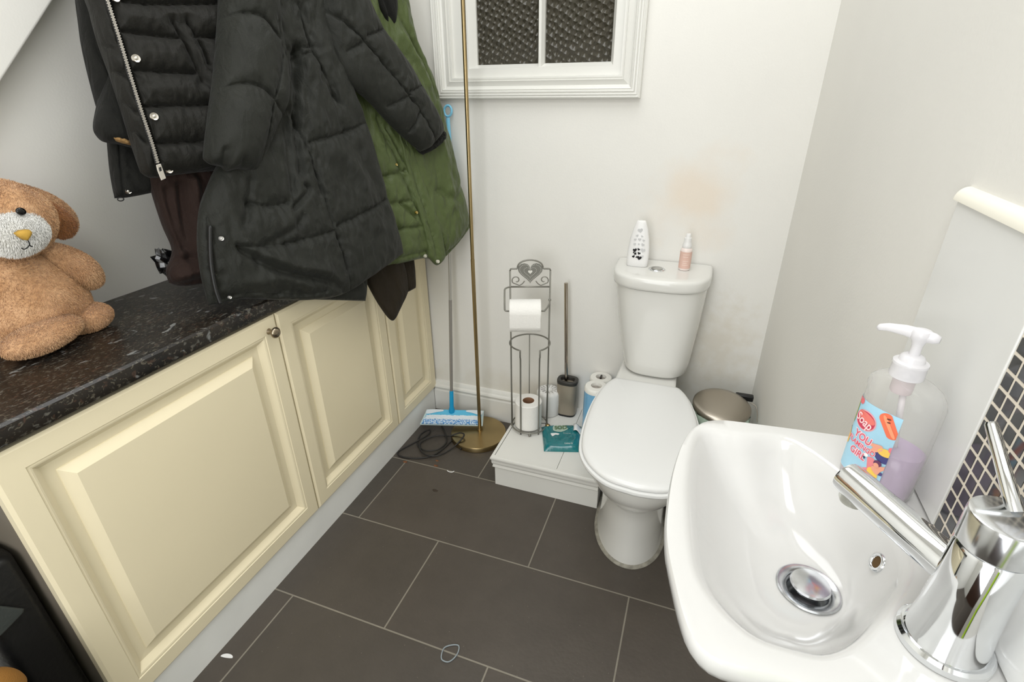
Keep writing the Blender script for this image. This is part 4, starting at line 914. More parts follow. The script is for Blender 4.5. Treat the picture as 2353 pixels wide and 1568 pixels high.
decal('swimmer', poly_vf([(0.0, 0.004), (-0.006, 0.004), (-0.017, 0.002), (-0.018, 0.001), (-0.006, 0.0), (-0.012, -0.006), (-0.010, -0.007), (0.0, -0.001)]), 0.16, 0.0525, 1.0, 0.1, (240, 168, 140), A2)
decal('swimmer', EV, 0.39, 0.0565, 0.0030, 0, (240, 128, 140), A3, 0.0030)
decal('flamingo', poly_vf([(-0.012, -0.008), (-0.004, -0.003), (0.004, -0.002), (0.006, 0.006), (0.003, 0.011), (-0.001, 0.011), (0.001, 0.013), (0.006, 0.013), (0.009, 0.006), (0.008, -0.004), (0.012, -0.010), (0.002, -0.014), (-0.010, -0.013)]), -0.10, 0.0285, 1.0, 0, (240, 140, 146), A1)
decal('flamingo', EV, -0.185, 0.0405, 0.0026, 0.5, (250, 246, 244), A2, 0.0020); decal('mark', EV, -0.20, 0.0378, 0.0012, 0.5, (36, 62, 92), A3, 0.0014)
decal('swimmer', EV, 0.13, 0.0265, 0.0052, 0.5, (248, 206, 92), A2, 0.0062)
decal('swimmer', poly_vf([(-0.004, 0.0), (-0.003, 0.004), (0.012, 0.008), (0.016, 0.0065), (0.006, 0.002), (0.002, -0.004)]), 0.19, 0.031, 1.0, 0.1, (240, 168, 140), A3)
decal('swimmer', EV, 0.18, 0.0385, 0.0040, 0.3, (106, 58, 96), A3, 0.0034); decal('swimmer', EV, 0.165, 0.0365, 0.0026, 0.3, (240, 168, 140), A4, 0.0026)
decal('swim_ring', EV, 0.33, 0.0295, 0.0035, 0.2, (84, 78, 132), A2, 0.0018)
decal('wave_print', poly_vf([(-0.016, 0.003), (0.0, 0.0015), (0.012, 0.004), (0.016, 0.001), (0.016, -0.003), (-0.016, -0.003)]), 0.02, 0.0165, 1.0, 0, (236, 120, 116), A2)

# ------------------------------------------------------------------ coats
# The coats fan out from the wall; their fronts lie near one leaning plane.
CN = Vector((1, -0.33, 0.18)); CO = Vector((-0.94, 0.9, 0.78))
C1 = Vector((0.33, 1, 0)).normalized(); CNN = CN.normalized(); C2 = CNN.cross(C1).normalized()
if C2.z < 0: C2 = -C2
def cpt(off, s, t, d=0.0): return CO+Vector((off, 0, 0))+C1*s+C2*t+CNN*d

def seg_dist(S, T, poly):
    best = np.full(S.shape, 1e9)
    P = np.array(smooth_path(poly, 5)) if len(poly) > 2 else np.array(poly, float)
    for (x0, y0), (x1, y1) in zip(P[:-1], P[1:]):
        dx, dy = x1-x0, y1-y0; L2 = dx*dx+dy*dy+1e-12
        t = np.clip(((S-x0)*dx+(T-y0)*dy)/L2, 0, 1)
        best = np.minimum(best, np.hypot(S-(x0+t*dx), T-(y0+t*dy)))
    return best

def vnoise(S, T, fs, ft, seed):
    out = np.empty(S.shape)
    it = np.nditer([S, T], flags=['multi_index'])
    for a, b_ in it:
        out[it.multi_index] = mnoise.noise(Vector((float(a)*fs, float(b_)*ft, seed)))
    return out

def cloth(name, parent, m, off, top, right, bottom, left, thick=0.03, back=0.015, pu=4, pv=12, seams=(), puff=0.010, sw=0.012,
          folds=(), nu=110, nv=130, wr=0.004, wf=(28, 14), gather=0.003, seed=1.0, zfun=None):
    T_ = resample(smooth_path(top, 6), nu+1); B_ = resample(smooth_path(bottom, 6), nu+1)
    L_ = resample(smooth_path(left, 6), nv+1); R_ = resample(smooth_path(right, 6), nv+1)
    u = np.linspace(0, 1, nu+1)[None, :, None]; v = np.linspace(0, 1, nv+1)[:, None, None]
    G = (1-v)*T_[None]+v*B_[None]+(1-u)*L_[:, None]+u*R_[:, None]-((1-u)*(1-v)*T_[0]+u*(1-v)*T_[-1]+(1-u)*v*B_[0]+u*v*B_[-1])
    S, T = G[..., 0], G[..., 1]
    uu, vv = u[..., 0], v[..., 0]
    prof = np.clip(1-np.abs(2*uu-1)**pu, 0, 1)**0.5*np.clip(1-np.abs(vv)**pv, 0, 1)**0.5*np.ones_like(S)
    d = thick*prof
    if len(seams):
        D = np.full(S.shape, 1e9)
        for sm in seams: D = np.minimum(D, seg_dist(S, T, sm))
        d += prof*puff*(1-np.exp(-D/(0.75*sw))-0.75)
        d -= prof*0.0034*np.exp(-(D/0.0024)**2)
        d += prof*gather*np.exp(-D/0.022)*vnoise(S, T, 95, 60, seed+3)
    for poly, amp, wd in folds:
        D = seg_dist(S, T, poly); d += prof*amp*np.exp(-(D/wd)**2)
    d += prof*wr*(vnoise(S, T, wf[0], wf[1], seed)+0.5*vnoise(S, T, wf[0]*2.3, wf[1]*2.1, seed+7))
    if zfun is not None: d += zfun(S, T, uu, vv)*np.ones_like(S)
    db = -back*prof
    base = np.array(CO)+np.array((off, 0, 0))
    c1, c2, c3 = np.array(C1), np.array(C2), np.array(CNN)
    F = base+S[..., None]*c1+T[..., None]*c2+d[..., None]*c3
    K = base+S[..., None]*c1+T[..., None]*c2+db[..., None]*c3
    m_ = MB(); w_ = nu+1
    m_.v = [tuple(p) for p in F.reshape(-1, 3)]
    idx = np.arange((nv+1)*w_).reshape(nv+1, w_)
    edge = np.zeros_like(idx, bool); edge[0] = edge[-1] = True; edge[:, 0] = edge[:, -1] = True
    bid = idx.copy(); o = len(m_.v)
    inn = np.argwhere(~edge)
    for k, (j, i) in enumerate(inn): bid[j, i] = o+k
    m_.v += [tuple(K[j, i]) for j, i in inn]
    for j in range(nv):
        for i in range(nu):
            m_.f.append((idx[j, i], idx[j, i+1], idx[j+1, i+1], idx[j+1, i]))
            m_.f.append((bid[j, i], bid[j+1, i], bid[j+1, i+1], bid[j, i+1]))
    m_.f = [tuple(int(a) for a in f) for f in m_.f]
    return obj(name, m_, m, parent, smooth=True, recalc=False)

def snap(parent, off, st, d, r=0.006, m=None, name='snap_button'):
    p = cpt(off, st[0], st[1], d)
    return obj(name, MB().lathe([(r, -0.004), (r, 0.0012), (r*0.9, 0.0022), (r*0.62, 0.0014), (r*0.42, 0.0012), (r*0.36, 0.0026), (r*0.2, 0.0032), (0.0001, 0.0033)], p, 24, CNN), m or m_snap, parent, smooth=True, angle=40)

def fabric(name, rgb, rough=0.62, sheen=0.06, var=0.12):
    m_ = mat(name, rgb, rough=rough, var=var, vscale=14, bump=0.35, bscale=420, sheen=sheen, spec=0.28)
    nt = m_.node_tree; b = nt.nodes['Principled BSDF']; fine = b.inputs['Normal'].links[0].from_node
    tc = node(m_, 'ShaderNodeTexCoord'); mp = node(m_, 'ShaderNodeMapping'); mp.inputs['Scale'].default_value = (1.0, 1.0, 0.45); nt.links.new(tc.outputs['Object'], mp.inputs['Vector'])
    n_ = node(m_, 'ShaderNodeTexNoise'); n_.inputs['Scale'].default_value = 34; n_.inputs['Detail'].default_value = 5; n_.inputs['Distortion'].default_value = 1.2; nt.links.new(mp.outputs[0], n_.inputs['Vector'])
    bp = node(m_, 'ShaderNodeBump'); bp.inputs['Strength'].default_value = 0.7; bp.inputs['Distance'].default_value = 0.007
    nt.links.new(n_.outputs['Fac'], bp.inputs['Height']); nt.links.new(fine.outputs[0], bp.inputs['Normal']); nt.links.new(bp.outputs[0], b.inputs['Normal'])
    return m_
m_char = fabric('charcoal green nylon', (33, 34, 29))
m_blk = fabric('black brown nylon', (23, 22, 17))
m_grn = fabric('olive green nylon', (76, 87, 50), rough=0.42)
m_deep = fabric('plain black wool', (20, 20, 17), rough=0.85, sheen=0.05)
m_brn = fabric('dark brown cotton', (36, 22, 16), rough=0.8, sheen=0.05)
m_brt = fabric('dark chocolate wool', (34, 27, 15), rough=0.85, sheen=0.05)
m_flc = mat('tan fleece', (150, 118, 74), rough=0.95, bump=1.0, bscale=160)

# a long rail of pegs above the picture carries the coats
rail = thing('coat_rail', 'wooden peg rail high on the left wall above the coats', 'coat rack', (XL, 1.0, 1.72))
obj('board', MB().box((XL, 0.62, 1.69), (XL+0.02, 1.60, 1.77)), m_trimwhite, rail, bevel=0.004)
for y in (0.78, 0.95, 1.12, 1.30, 1.48):
    obj('peg', MB().tube([(XL+0.015, y, 1.73), (XL+0.06, y, 1.735), (XL+0.10, y+0.0, 1.76)], [0.009, 0.008, 0.010], 16), m_dark, rail, smooth=True, angle=40)

oC = -0.055
gr = thing('parka', 'olive green padded parka hanging by the window frame, furthest right', 'coat', tuple(cpt(oC, 0.65, 0.1)), None)
cloth('body', gr, m_grn, oC, [(0.4825, 0.9118), (0.527, 0.93), (0.5688, 0.934)], [(0.5688, 0.934), (0.6536, 0.7786), (0.6656, 0.6258), (0.704, 0.5272), (0.724, 0.434), (0.7395, 0.3289), (0.753, 0.1899), (0.7781, 0.039)], [(0.2633, 0.019), (0.3957, -0.0071), (0.4804, -0.0133), (0.5382, -0.0176), (0.6071, -0.0372), (0.6631, -0.0194), (0.7781, 0.039)], [(0.4825, 0.9118), (0.4407, 0.7514), (0.4037, 0.5386), (0.3697, 0.3776), (0.3273, 0.2104), (0.2633, 0.019)],
      thick=0.045, back=0.02, pu=6, pv=30, seams=[[(0.4431, 0.3996), (0.4861, 0.2707), (0.5232, 0.1286), (0.548, 0.0323), (0.5568, -0.0192)], [(0.4686, 0.3717), (0.5208, 0.2456), (0.5577, 0.1225), (0.6149, -0.0229)], [(0.2702, 0.0423), (0.4021, 0.0153), (0.5408, 0.0059)], [(0.5905, -0.0244), (0.6785, -0.0005), (0.7771, 0.0619)], [(0.6046, 0.6443), (0.6549, 0.556), (0.6881, 0.4474)],
      [(0.4198, 0.2455), (0.5062, 0.2536)], [(0.4299, 0.1701), (0.5128, 0.1671)], [(0.4168, 0.096), (0.5436, 0.0844)]],
      nu=190, nv=240, puff=0.012, sw=0.012, folds=[([(0.587, 0.6101), (0.6365, 0.5203), (0.6529, 0.4846)], 0.012, 0.014), ([(0.6076, 0.5083), (0.6636, 0.3214), (0.6716, 0.131)], 0.012, 0.02), ([(0.4691, 0.1637), (0.4818, 0.1488), (0.5079, 0.118)], -0.012, 0.006), ([(0.6164, 0.1808), (0.6946, 0.1415), (0.7765, 0.2153)], -0.008, 0.012)], wr=0.007, wf=(34, 20), seed=3.3)
cloth('lining', gr, m_deep, -0.045, [(0.4843, 0.8423), (0.5283, 0.8545), (0.5637, 0.8557)], [(0.5637, 0.8557), (0.6029, 0.7714), (0.5943, 0.6864), (0.5682, 0.6219)], [(0.5378, 0.6393), (0.5518, 0.6241), (0.5682, 0.6219)], [(0.4843, 0.8423), (0.4929, 0.7574), (0.5037, 0.6988), (0.5378, 0.6393)], thick=0.052, back=0.005, nu=40, nv=40, folds=[([(0.5232, 0.7413), (0.5533, 0.6403)], -0.012, 0.006)], seed=8)
cloth('storm_flap', gr, m_grn, -0.022, [(0.4908, 0.3708), (0.5241, 0.3736)], [(0.5241, 0.3736), (0.5552, 0.2172), (0.5846, 0.1063), (0.593, -0.0249)], [(0.5208, -0.0047), (0.5462, -0.0378), (0.5693, -0.0393), (0.593, -0.0249)], [(0.4908, 0.3708), (0.5043, 0.1985), (0.5174, 0.0784), (0.5208, -0.0047)], thick=0.018, back=0.002, pu=10, pv=20, nu=30, nv=90, wr=0.003, seams=[[(0.5067, 0.3699), (0.5261, 0.1954), (0.5437, 0.0594), (0.5531, -0.0267)]], puff=0.006, gather=0.004, seed=5)
m_gold = mat('pale gold snap', (190, 170, 110), rough=0.25, metal=1.0)
snap(gr, -0.052, [(0.4706, 0.2737)][0], 0.043, 0.0042, m_gold); snap(gr, -0.052, [(0.5081, 0.1314)][0], 0.045, 0.0050, m_gold)
m_eye = mat('pale eyelet', (214, 210, 196), rough=0.3, metal=0.4)
snap(gr, -0.052, [(0.5265, -0.006)][0], 0.024, 0.0058, m_eye, 'eyelet'); snap(gr, -0.022, [(0.5473, -0.0267)][0], 0.0155, 0.0056, m_eye, 'eyelet')

bw = thing('wool_coat', 'dark chocolate brown coat whose two hem corners hang over the cream cupboards', 'coat', tuple(cpt(-0.06, 0.4, 0)))
cloth('front', bw, m_brt, -0.055, [(0.2833, 0.0862), (0.3685, 0.0675), (0.4377, 0.0523)], [(0.4377, 0.0523), (0.4572, -0.02), (0.4504, -0.1023)], [(0.3575, -0.1594), (0.3662, -0.1709), (0.3803, -0.17), (0.4133, -0.1394), (0.4504, -0.1023)], [(0.2833, 0.0862), (0.3085, -0.0211), (0.3308, -0.0968), (0.3575, -0.1594)], thick=0.016, back=0.012, pu=8, pv=14, nu=60, nv=60, wr=0.004, seed=12)
cloth('back', bw, m_brt, -0.075, [(0.4414, 0.0764), (0.4899, 0.0664), (0.5305, 0.058)], [(0.5305, 0.058), (0.5153, -0.0509), (0.505, -0.1089)], [(0.4331, -0.1052), (0.4633, -0.1127), (0.505, -0.1089)], [(0.4414, 0.0764), (0.4366, -0.0305), (0.4331, -0.1052)], thick=0.012, back=0.01, pu=8, pv=14, nu=40, nv=40, wr=0.003, seed=14)

oF = -0.10
fl_ = thing('fleece_coat', 'plain black fleece lined coat hanging furthest left against the wall', 'coat', tuple(cpt(oF, -0.1, 0.4)))
cloth('body', fl_, m_deep, oF, [(-0.045, 0.7853), (0.0001, 0.8009), (0.0466, 0.8025)], [(0.0466, 0.8025), (0.0114, 0.6997), (-0.047, 0.5295), (-0.0858, 0.4043)], [(-0.1591, 0.4395), (-0.1213, 0.4064), (-0.0858, 0.4043)], [(-0.045, 0.7853), (-0.1104, 0.6842), (-0.1364, 0.5952), (-0.1479, 0.5348), (-0.1591, 0.4395)], thick=0.035, back=0.02, pu=5, pv=20, nu=70, nv=80, wr=0.007, seed=20)
cloth('sleeve', fl_, m_deep, -0.085, [(-0.129, 0.5502), (-0.0955, 0.5515), (-0.0565, 0.553)], [(-0.0565, 0.553), (-0.0885, 0.4552), (-0.1215, 0.3684)], [(-0.1859, 0.4064), (-0.1761, 0.3887), (-0.1509, 0.381), (-0.1215, 0.3684)], [(-0.1289, 0.5195), (-0.1554, 0.4727), (-0.1804, 0.4261), (-0.1859, 0.4064)], thick=0.04, back=0.02, pu=3, pv=24, nu=70, nv=80, wr=0.005, seed=22)
cloth('fleece_lining', fl_, m_flc, -0.06, [(-0.1845, 0.4067), (-0.1659, 0.4031), (-0.1424, 0.39)], [(-0.1424, 0.39), (-0.1433, 0.3851), (-0.1445, 0.3794)], [(-0.1839, 0.4043), (-0.1673, 0.3886), (-0.1445, 0.3794)], [(-0.1845, 0.4067), (-0.1841, 0.4059), (-0.1839, 0.4043)], thick=0.012, back=0.004, nu=30, nv=16, wr=0.003, wf=(120, 120), seed=24)
oJ = -0.115
jk = thing('jacket', 'black jacket whose lower front corner with one silver snap shows over the wall', 'jacket', tuple(cpt(oJ, -0.1, 0.3)))
cloth('front', jk, m_deep, oJ, [(-0.1375, 0.4484), (-0.0979, 0.4472), (-0.0326, 0.4451)], [(-0.0326, 0.4451), (-0.0575, 0.3667), (-0.0852, 0.2799)], [(-0.1781, 0.2772), (-0.1492, 0.2755), (-0.0852, 0.2799)], [(-0.136, 0.4484), (-0.1656, 0.3418), (-0.1781, 0.2772)], thick=0.028, back=0.015, pu=8, pv=24, nu=70, nv=80, wr=0.005, seams=[[(-0.1337, 0.4069), (-0.155, 0.3233), (-0.1651, 0.2806)]], puff=0.004, seed=26)
snap(jk, oJ, [(-0.1556, 0.2872)][0], 0.022, 0.0062)
rg_ = cpt(oJ, *[(-0.1722, 0.2736)][0], 0.016)
obj('zip_ring', MB().tube([rg_+C1*(0.0055*math.cos(2*PI*k/24))+C2*(0.0035*math.sin(2*PI*k/24)) for k in range(24)], 0.0011, 8, closed=True), m_black, jk, smooth=True)

oS = -0.09
sc_ = thing('brown_garment', 'dark brown bunched garment hanging down to the worktop behind the coats', 'clothing', tuple(cpt(oS, -0.08, 0.1)))
FD = [([(-0.1029, 0.2818), (-0.1107, 0.2178), (-0.1106, 0.1598)], -0.014, 0.008), ([(-0.0766, 0.2874), (-0.0936, 0.205), (-0.1041, 0.1385)], -0.016, 0.010), ([(-0.1208, 0.2844), (-0.1271, 0.2209), (-0.1247, 0.1581)], 0.008, 0.008), ([(-0.1324, 0.1355), (-0.1016, 0.1319), (-0.0646, 0.1291)], -0.012, 0.010), ([(-0.1488, 0.1001), (-0.1116, 0.1022), (-0.0715, 0.1081)], 0.012, 0.010), ([(-0.159, 0.083), (-0.1179, 0.0835), (-0.0759, 0.0802)], -0.010, 0.007), ([(-0.0477, 0.2929), (-0.0633, 0.2187), (-0.0824, 0.1333)], 0.010, 0.010)]
def rest_top(S, T, u, v): return 0.02*np.clip((v-0.75)/0.25, 0, 1)*np.ones_like(S)
cloth('body', sc_, m_brn, oS, [(-0.1086, 0.3802), (-0.0469, 0.3754), (0.0633, 0.3669)], [(0.0633, 0.3669), (0.0168, 0.2246), (-0.0342, 0.0688)], [(-0.1535, 0.0914), (-0.1359, 0.0794), (-0.1028, 0.072), (-0.0342, 0.0688)], [(-0.1086, 0.3802), (-0.1218, 0.2936), (-0.1254, 0.2158), (-0.1239, 0.158), (-0.1491, 0.12), (-0.1535, 0.0914)], thick=0.045, back=0.03, pu=4, pv=16, nu=90, nv=110, folds=FD, wr=0.006, wf=(40, 16), seed=30)
pbg = thing('plastic_bag', 'crumpled glossy black plastic poking out left of the brown garment', 'plastic bag', tuple(cpt(-0.12, *[(-0.1287, 0.1317)][0])))
cc = cpt(-0.12, *[(-0.1263, 0.1281)][0])
mb = MB().ball(cc, (0.021, 0.021, 0.031), 15, 11)
for k, p in enumerate(mb.v):
    d_ = Vector(p)-cc; q = d_.normalized()
    mb.v[k] = tuple(cc+d_*(0.95+0.55*mnoise.noise(q*2.7+Vector((4, 1, 0)))+0.35*mnoise.noise(q*6.5)))
obj('crumpled_sheet', mb, mat('glossy black polythene', (12, 12, 13), rough=0.14, coat=0.5), pbg)

oA = -0.035
pa = thing('puffer_jacket', 'black quilted puffer jacket with an open silver zip, left front of the coats', 'jacket', tuple(cpt(oA, 0, 0.4)))
cloth('body', pa, m_blk, oA, [(-0.0406, 0.7969), (0.0278, 0.8245), (0.1149, 0.8426), (0.1863, 0.842)], [(0.1863, 0.842), (0.1845, 0.7174), (0.134, 0.5764), (0.0874, 0.4414), (0.0452, 0.3172)], [(-0.163, 0.3308), (-0.1491, 0.318), (-0.1106, 0.3177), (-0.0689, 0.318), (-0.014, 0.3172), (0.0452, 0.3172)], [(-0.0406, 0.7969), (-0.1376, 0.6763), (-0.1499, 0.6128), (-0.1545, 0.5587), (-0.1545, 0.5106), (-0.1565, 0.4569), (-0.1604, 0.3918), (-0.163, 0.3308)],
      thick=0.048, back=0.02, pu=8, pv=22, nu=230, nv=260, puff=0.020, sw=0.016, gather=0.006, wr=0.004,
      seams=[[(-0.0984, 0.6672), (0.0892, 0.6862)], [(-0.103, 0.6276), (-0.0552, 0.6267), (0.0926, 0.6413)], [(-0.1188, 0.576), (-0.0349, 0.5706), (-0.0179, 0.5722)], [(0.0098, 0.5744), (0.0905, 0.5777)], [(-0.1207, 0.511), (-0.0644, 0.5077), (-0.0059, 0.5065)], [(-0.1263, 0.4466), (-0.0605, 0.4461), (0.0475, 0.4462)], [(-0.1281, 0.3795), (-0.0669, 0.3764), (0.0247, 0.3766)],
             [(-0.0232, 0.5955), (-0.0102, 0.5452), (-0.0043, 0.4906)], [(0.0036, 0.5989), (0.0188, 0.5544), (0.0195, 0.5245)],
             [(-0.1064, 0.6803), (-0.1234, 0.6078), (-0.1256, 0.5564), (-0.1279, 0.5032), (-0.1307, 0.4403), (-0.1323, 0.379), (-0.1412, 0.3248)], [(-0.1524, 0.6055), (-0.1532, 0.5624), (-0.1413, 0.5483)], [(-0.1618, 0.518), (-0.1463, 0.5092), (-0.1366, 0.4993)], [(-0.1618, 0.4648), (-0.1491, 0.4528), (-0.1425, 0.4391)], [(-0.1639, 0.4098), (-0.1519, 0.401), (-0.1446, 0.3841)]], seed=40)
ZL = [(-0.1197, 0.6717), (-0.126, 0.6361), (-0.1281, 0.6002), (-0.13, 0.5562), (-0.1331, 0.5032), (-0.136, 0.4405), (-0.1376, 0.3794), (-0.14, 0.3401)]
zp = resample(smooth_path(ZL, 8), 150)
tape, teeth = MB(), MB()
def zpt(q, d): return cpt(oA, q[0], q[1], d)
tape.tube([zpt(q, 0.0375) for q in zp], 0.0042, 8)
ztp = obj('zip_tape', tape, m_black, pa, smooth=True)
for k in range(1, len(zp)-1):
    q = zp[k]; t = zp[k+1]-zp[k-1]; t = t/np.linalg.norm(t); n_ = np.array([-t[1], t[0]])
    if k % 1 == 0:
        e = 0.30*np.linalg.norm(zp[k+1]-zp[k]); sgn = 1 if k % 2 else -1
        c_ = q+n_*0.0006*sgn
        vs = []
        for d_ in (0.0395, 0.0432):
            for a, b_ in ((-1, -1), (1, -1), (1, 1), (-1, 1)):
                r_ = c_+t*e*a+n_*0.0026*b_; vs.append(zpt(r_, d_))
        teeth.add(vs, [(0, 3, 2, 1), (4, 5, 6, 7), (0, 1, 5, 4), (1, 2, 6, 5), (2, 3, 7, 6), (3, 0, 4, 7)])
obj('zip_teeth', teeth, m_snap, pa)
PQ = [(-0.1528, 0.3403), (-0.1436, 0.3418), (-0.1435, 0.3325), (-0.1435, 0.3137), (-0.1534, 0.3106), (-0.1539, 0.3303)]
mb = MB(); 
for d0, d1 in ((0.038, 0.0405),):
    mb.add([cpt(-0.02, a, b_, d0) for a, b_ in PQ]+[cpt(-0.02, a, b_, d1) for a, b_ in PQ], [tuple(range(6)), tuple(range(6, 12))]+[(i, (i+1) % 6, 6+(i+1) % 6, 6+i) for i in range(6)])
zs_ = obj('zip_puller', mb, m_snap, pa, bevel=0.0006)
PH = [(-0.1499, 0.3349), (-0.1455, 0.3361), (-0.1465, 0.3286), (-0.1509, 0.3274)]
obj('puller_slot', MB().add([cpt(-0.02, a, b_, 0.0408) for a, b_ in PH], [(0, 1, 2, 3)]), m_black, zs_)
for st, d_ in (([(-0.114, 0.6287)][0], 0.046), ([(-0.1164, 0.528)][0], 0.050), ([(-0.1201, 0.4261)][0], 0.050), ([(-0.1187, 0.3282)][0], 0.026)): snap(pa, oA, st, d_, 0.0076)

pb_ = thing('long_puffer_coat', 'large charcoal padded coat in the middle, hem spread over the worktop edge', 'coat', tuple(cpt(0, 0.2, 0.2)))
cloth('inner_hem', pb_, m_char, -0.03, [(0.0985, 0.0389), (0.1886, 0.0384), (0.2989, 0.0351)], [(0.2989, 0.0351), (0.2908, -0.0136), (0.2699, -0.0749)], [(0.0941, -0.0157), (0.1775, -0.0438), (0.2699, -0.0749)], [(0.0985, 0.0389), (0.0965, 0.0164), (0.0941, -0.0157)], thick=0.018, back=0.01, pu=8, pv=10, nu=50, nv=30, wr=0.006, wf=(60, 20), seed=50)
cloth('body', pb_, m_char, 0.0, [(0.2224, 0.8612), (0.268, 0.8786), (0.3132, 0.8882), (0.3518, 0.8881)], [(0.3518, 0.8881), (0.355, 0.7458), (0.3321, 0.6421), (0.3441, 0.5209), (0.3689, 0.4111), (0.3848, 0.2639), (0.3969, 0.1417), (0.408, 0.0348)], [(-0.1484, 0.0484), (-0.1253, 0.0441), (-0.0721, 0.0401), (0.0053, 0.013), (0.0927, -0.0128), (0.1763, -0.0238), (0.2651, -0.0046), (0.408, 0.0348)], [(0.2224, 0.8612), (0.1473, 0.7183), (0.0747, 0.53), (-0.0074, 0.3743), (-0.0662, 0.2993), (-0.1015, 0.2499), (-0.1288, 0.1811), (-0.144, 0.1084), (-0.1484, 0.0484)],
      thick=0.040, back=0.012, pu=8, pv=26, nu=270, nv=290, puff=0.013, sw=0.016, gather=0.007, wr=0.0085, wf=(30, 14),
      seams=[[(0.1579, 0.4163), (0.1676, 0.3407), (0.1758, 0.2422), (0.1841, 0.1488), (0.1908, 0.0704), (0.1969, -0.0152)], [(0.1742, 0.3583), (0.288, 0.377), (0.3618, 0.3963)], [(0.1912, 0.1553), (0.2647, 0.1713), (0.3928, 0.1999)], [(-0.062, 0.1606), (0.022, 0.1429), (0.11, 0.143), (0.1831, 0.1456)], [(-0.0971, 0.2308), (-0.1228, 0.1339), (-0.1337, 0.0559)], [(0.1912, 0.5509), (0.2228, 0.563), (0.2489, 0.5659)], [(0.1933, 0.54), (0.2437, 0.5563)], [(0.2373, 0.6524), (0.2425, 0.5897), (0.2478, 0.5546), (0.2636, 0.5052), (0.2827, 0.4454)], [(-0.1268, 0.0538), (-0.0675, 0.0544), (0.0097, 0.0271), (0.0743, 0.0079), (0.1229, 0.0028)], [(-0.0063, 0.2437), (0.0414, 0.231), (0.0858, 0.2329)]],
      folds=[([(-0.0564, 0.1504), (-0.0113, 0.1059), (0.0482, 0.0658), (0.1177, 0.0358), (0.1793, -0.0137)], -0.016, 0.010), ([(-0.0445, 0.1627), (0.0016, 0.1195), (0.0618, 0.0832), (0.1321, 0.0538)], 0.010, 0.014), ([(0.2041, 0.5604), (0.1728, 0.4673), (0.1467, 0.3624), (0.1344, 0.2935)], -0.020, 0.010), ([(0.137, 0.4305), (0.1158, 0.3355), (0.1002, 0.2573)], -0.014, 0.012), ([(0.225, 0.5333), (0.2276, 0.4271), (0.2458, 0.3232)], 0.012, 0.02), ([(0.0086, 0.2895), (-0.0198, 0.2266), (-0.0353, 0.2002)], -0.010, 0.010), ([(0.0922, 0.2175), (0.1378, 0.2519), (0.1352, 0.2627)], -0.014, 0.008), ([(0.0054, 0.1517), (0.0783, 0.173), (0.1079, 0.1938)], -0.009, 0.010), ([(0.2778, 0.2985), (0.2986, 0.229), (0.3069, 0.1341)], 0.009, 0.016), ([(0.3164, 0.3275), (0.3434, 0.2342), (0.3638, 0.1476)], -0.006, 0.012), ([(0.2219, 0.4858), (0.2457, 0.3858), (0.2396, 0.2594)], -0.006, 0.014), ([(-0.0607, 0.0753), (0.0211, 0.0633), (0.0794, 0.0247)], 0.009, 0.014), ([(-0.0119, 0.0293), (0.0236, 0.0352), (0.0756, 0.0121)], -0.008, 0.008)], seed=60)
cloth('left_sleeve', pb_, m_char, 0.035, [(0.1392, 0.8071), (0.1715, 0.8207), (0.203, 0.8229)], [(0.203, 0.8229), (0.1866, 0.721), (0.1638, 0.6101), (0.1547, 0.531), (0.1346, 0.4566), (0.0927, 0.4047), (0.0544, 0.3563), (0.0177, 0.3115)], [(-0.0854, 0.3504), (-0.0752, 0.339), (-0.0543, 0.3315), (-0.0465, 0.3217), (-0.0228, 0.3226), (0.0177, 0.3115)], [(0.1392, 0.8071), (0.0684, 0.7054), (0.0288, 0.6087), (-0.0158, 0.5029), (-0.039, 0.4538), (-0.0788, 0.3678), (-0.0854, 0.3504)],
      thick=0.062, back=0.028, pu=2.2, pv=18, nu=150, nv=220, puff=0.014, sw=0.014, gather=0.004, wr=0.004, wf=(20, 12),
      seams=[[(0.0347, 0.6107), (0.0681, 0.6164), (0.1034, 0.6092), (0.1339, 0.574)], [(-0.0256, 0.4758), (0.0206, 0.4846), (0.0586, 0.4758), (0.081, 0.4525), (0.1093, 0.4205)], [(0.1449, 0.6088), (0.1311, 0.5392), (0.081, 0.4525), (0.0525, 0.3887), (0.0226, 0.3268)], [(0.1444, 0.5484), (0.1543, 0.5399)]], folds=[([(-0.0518, 0.3611), (-0.0585, 0.3355)], -0.012, 0.006), ([(-0.0222, 0.3388), (-0.0206, 0.3206)], -0.010, 0.006), ([(0.0977, 0.4502), (0.0567, 0.3701), (0.0324, 0.3258)], -0.008, 0.012)], seed=70)
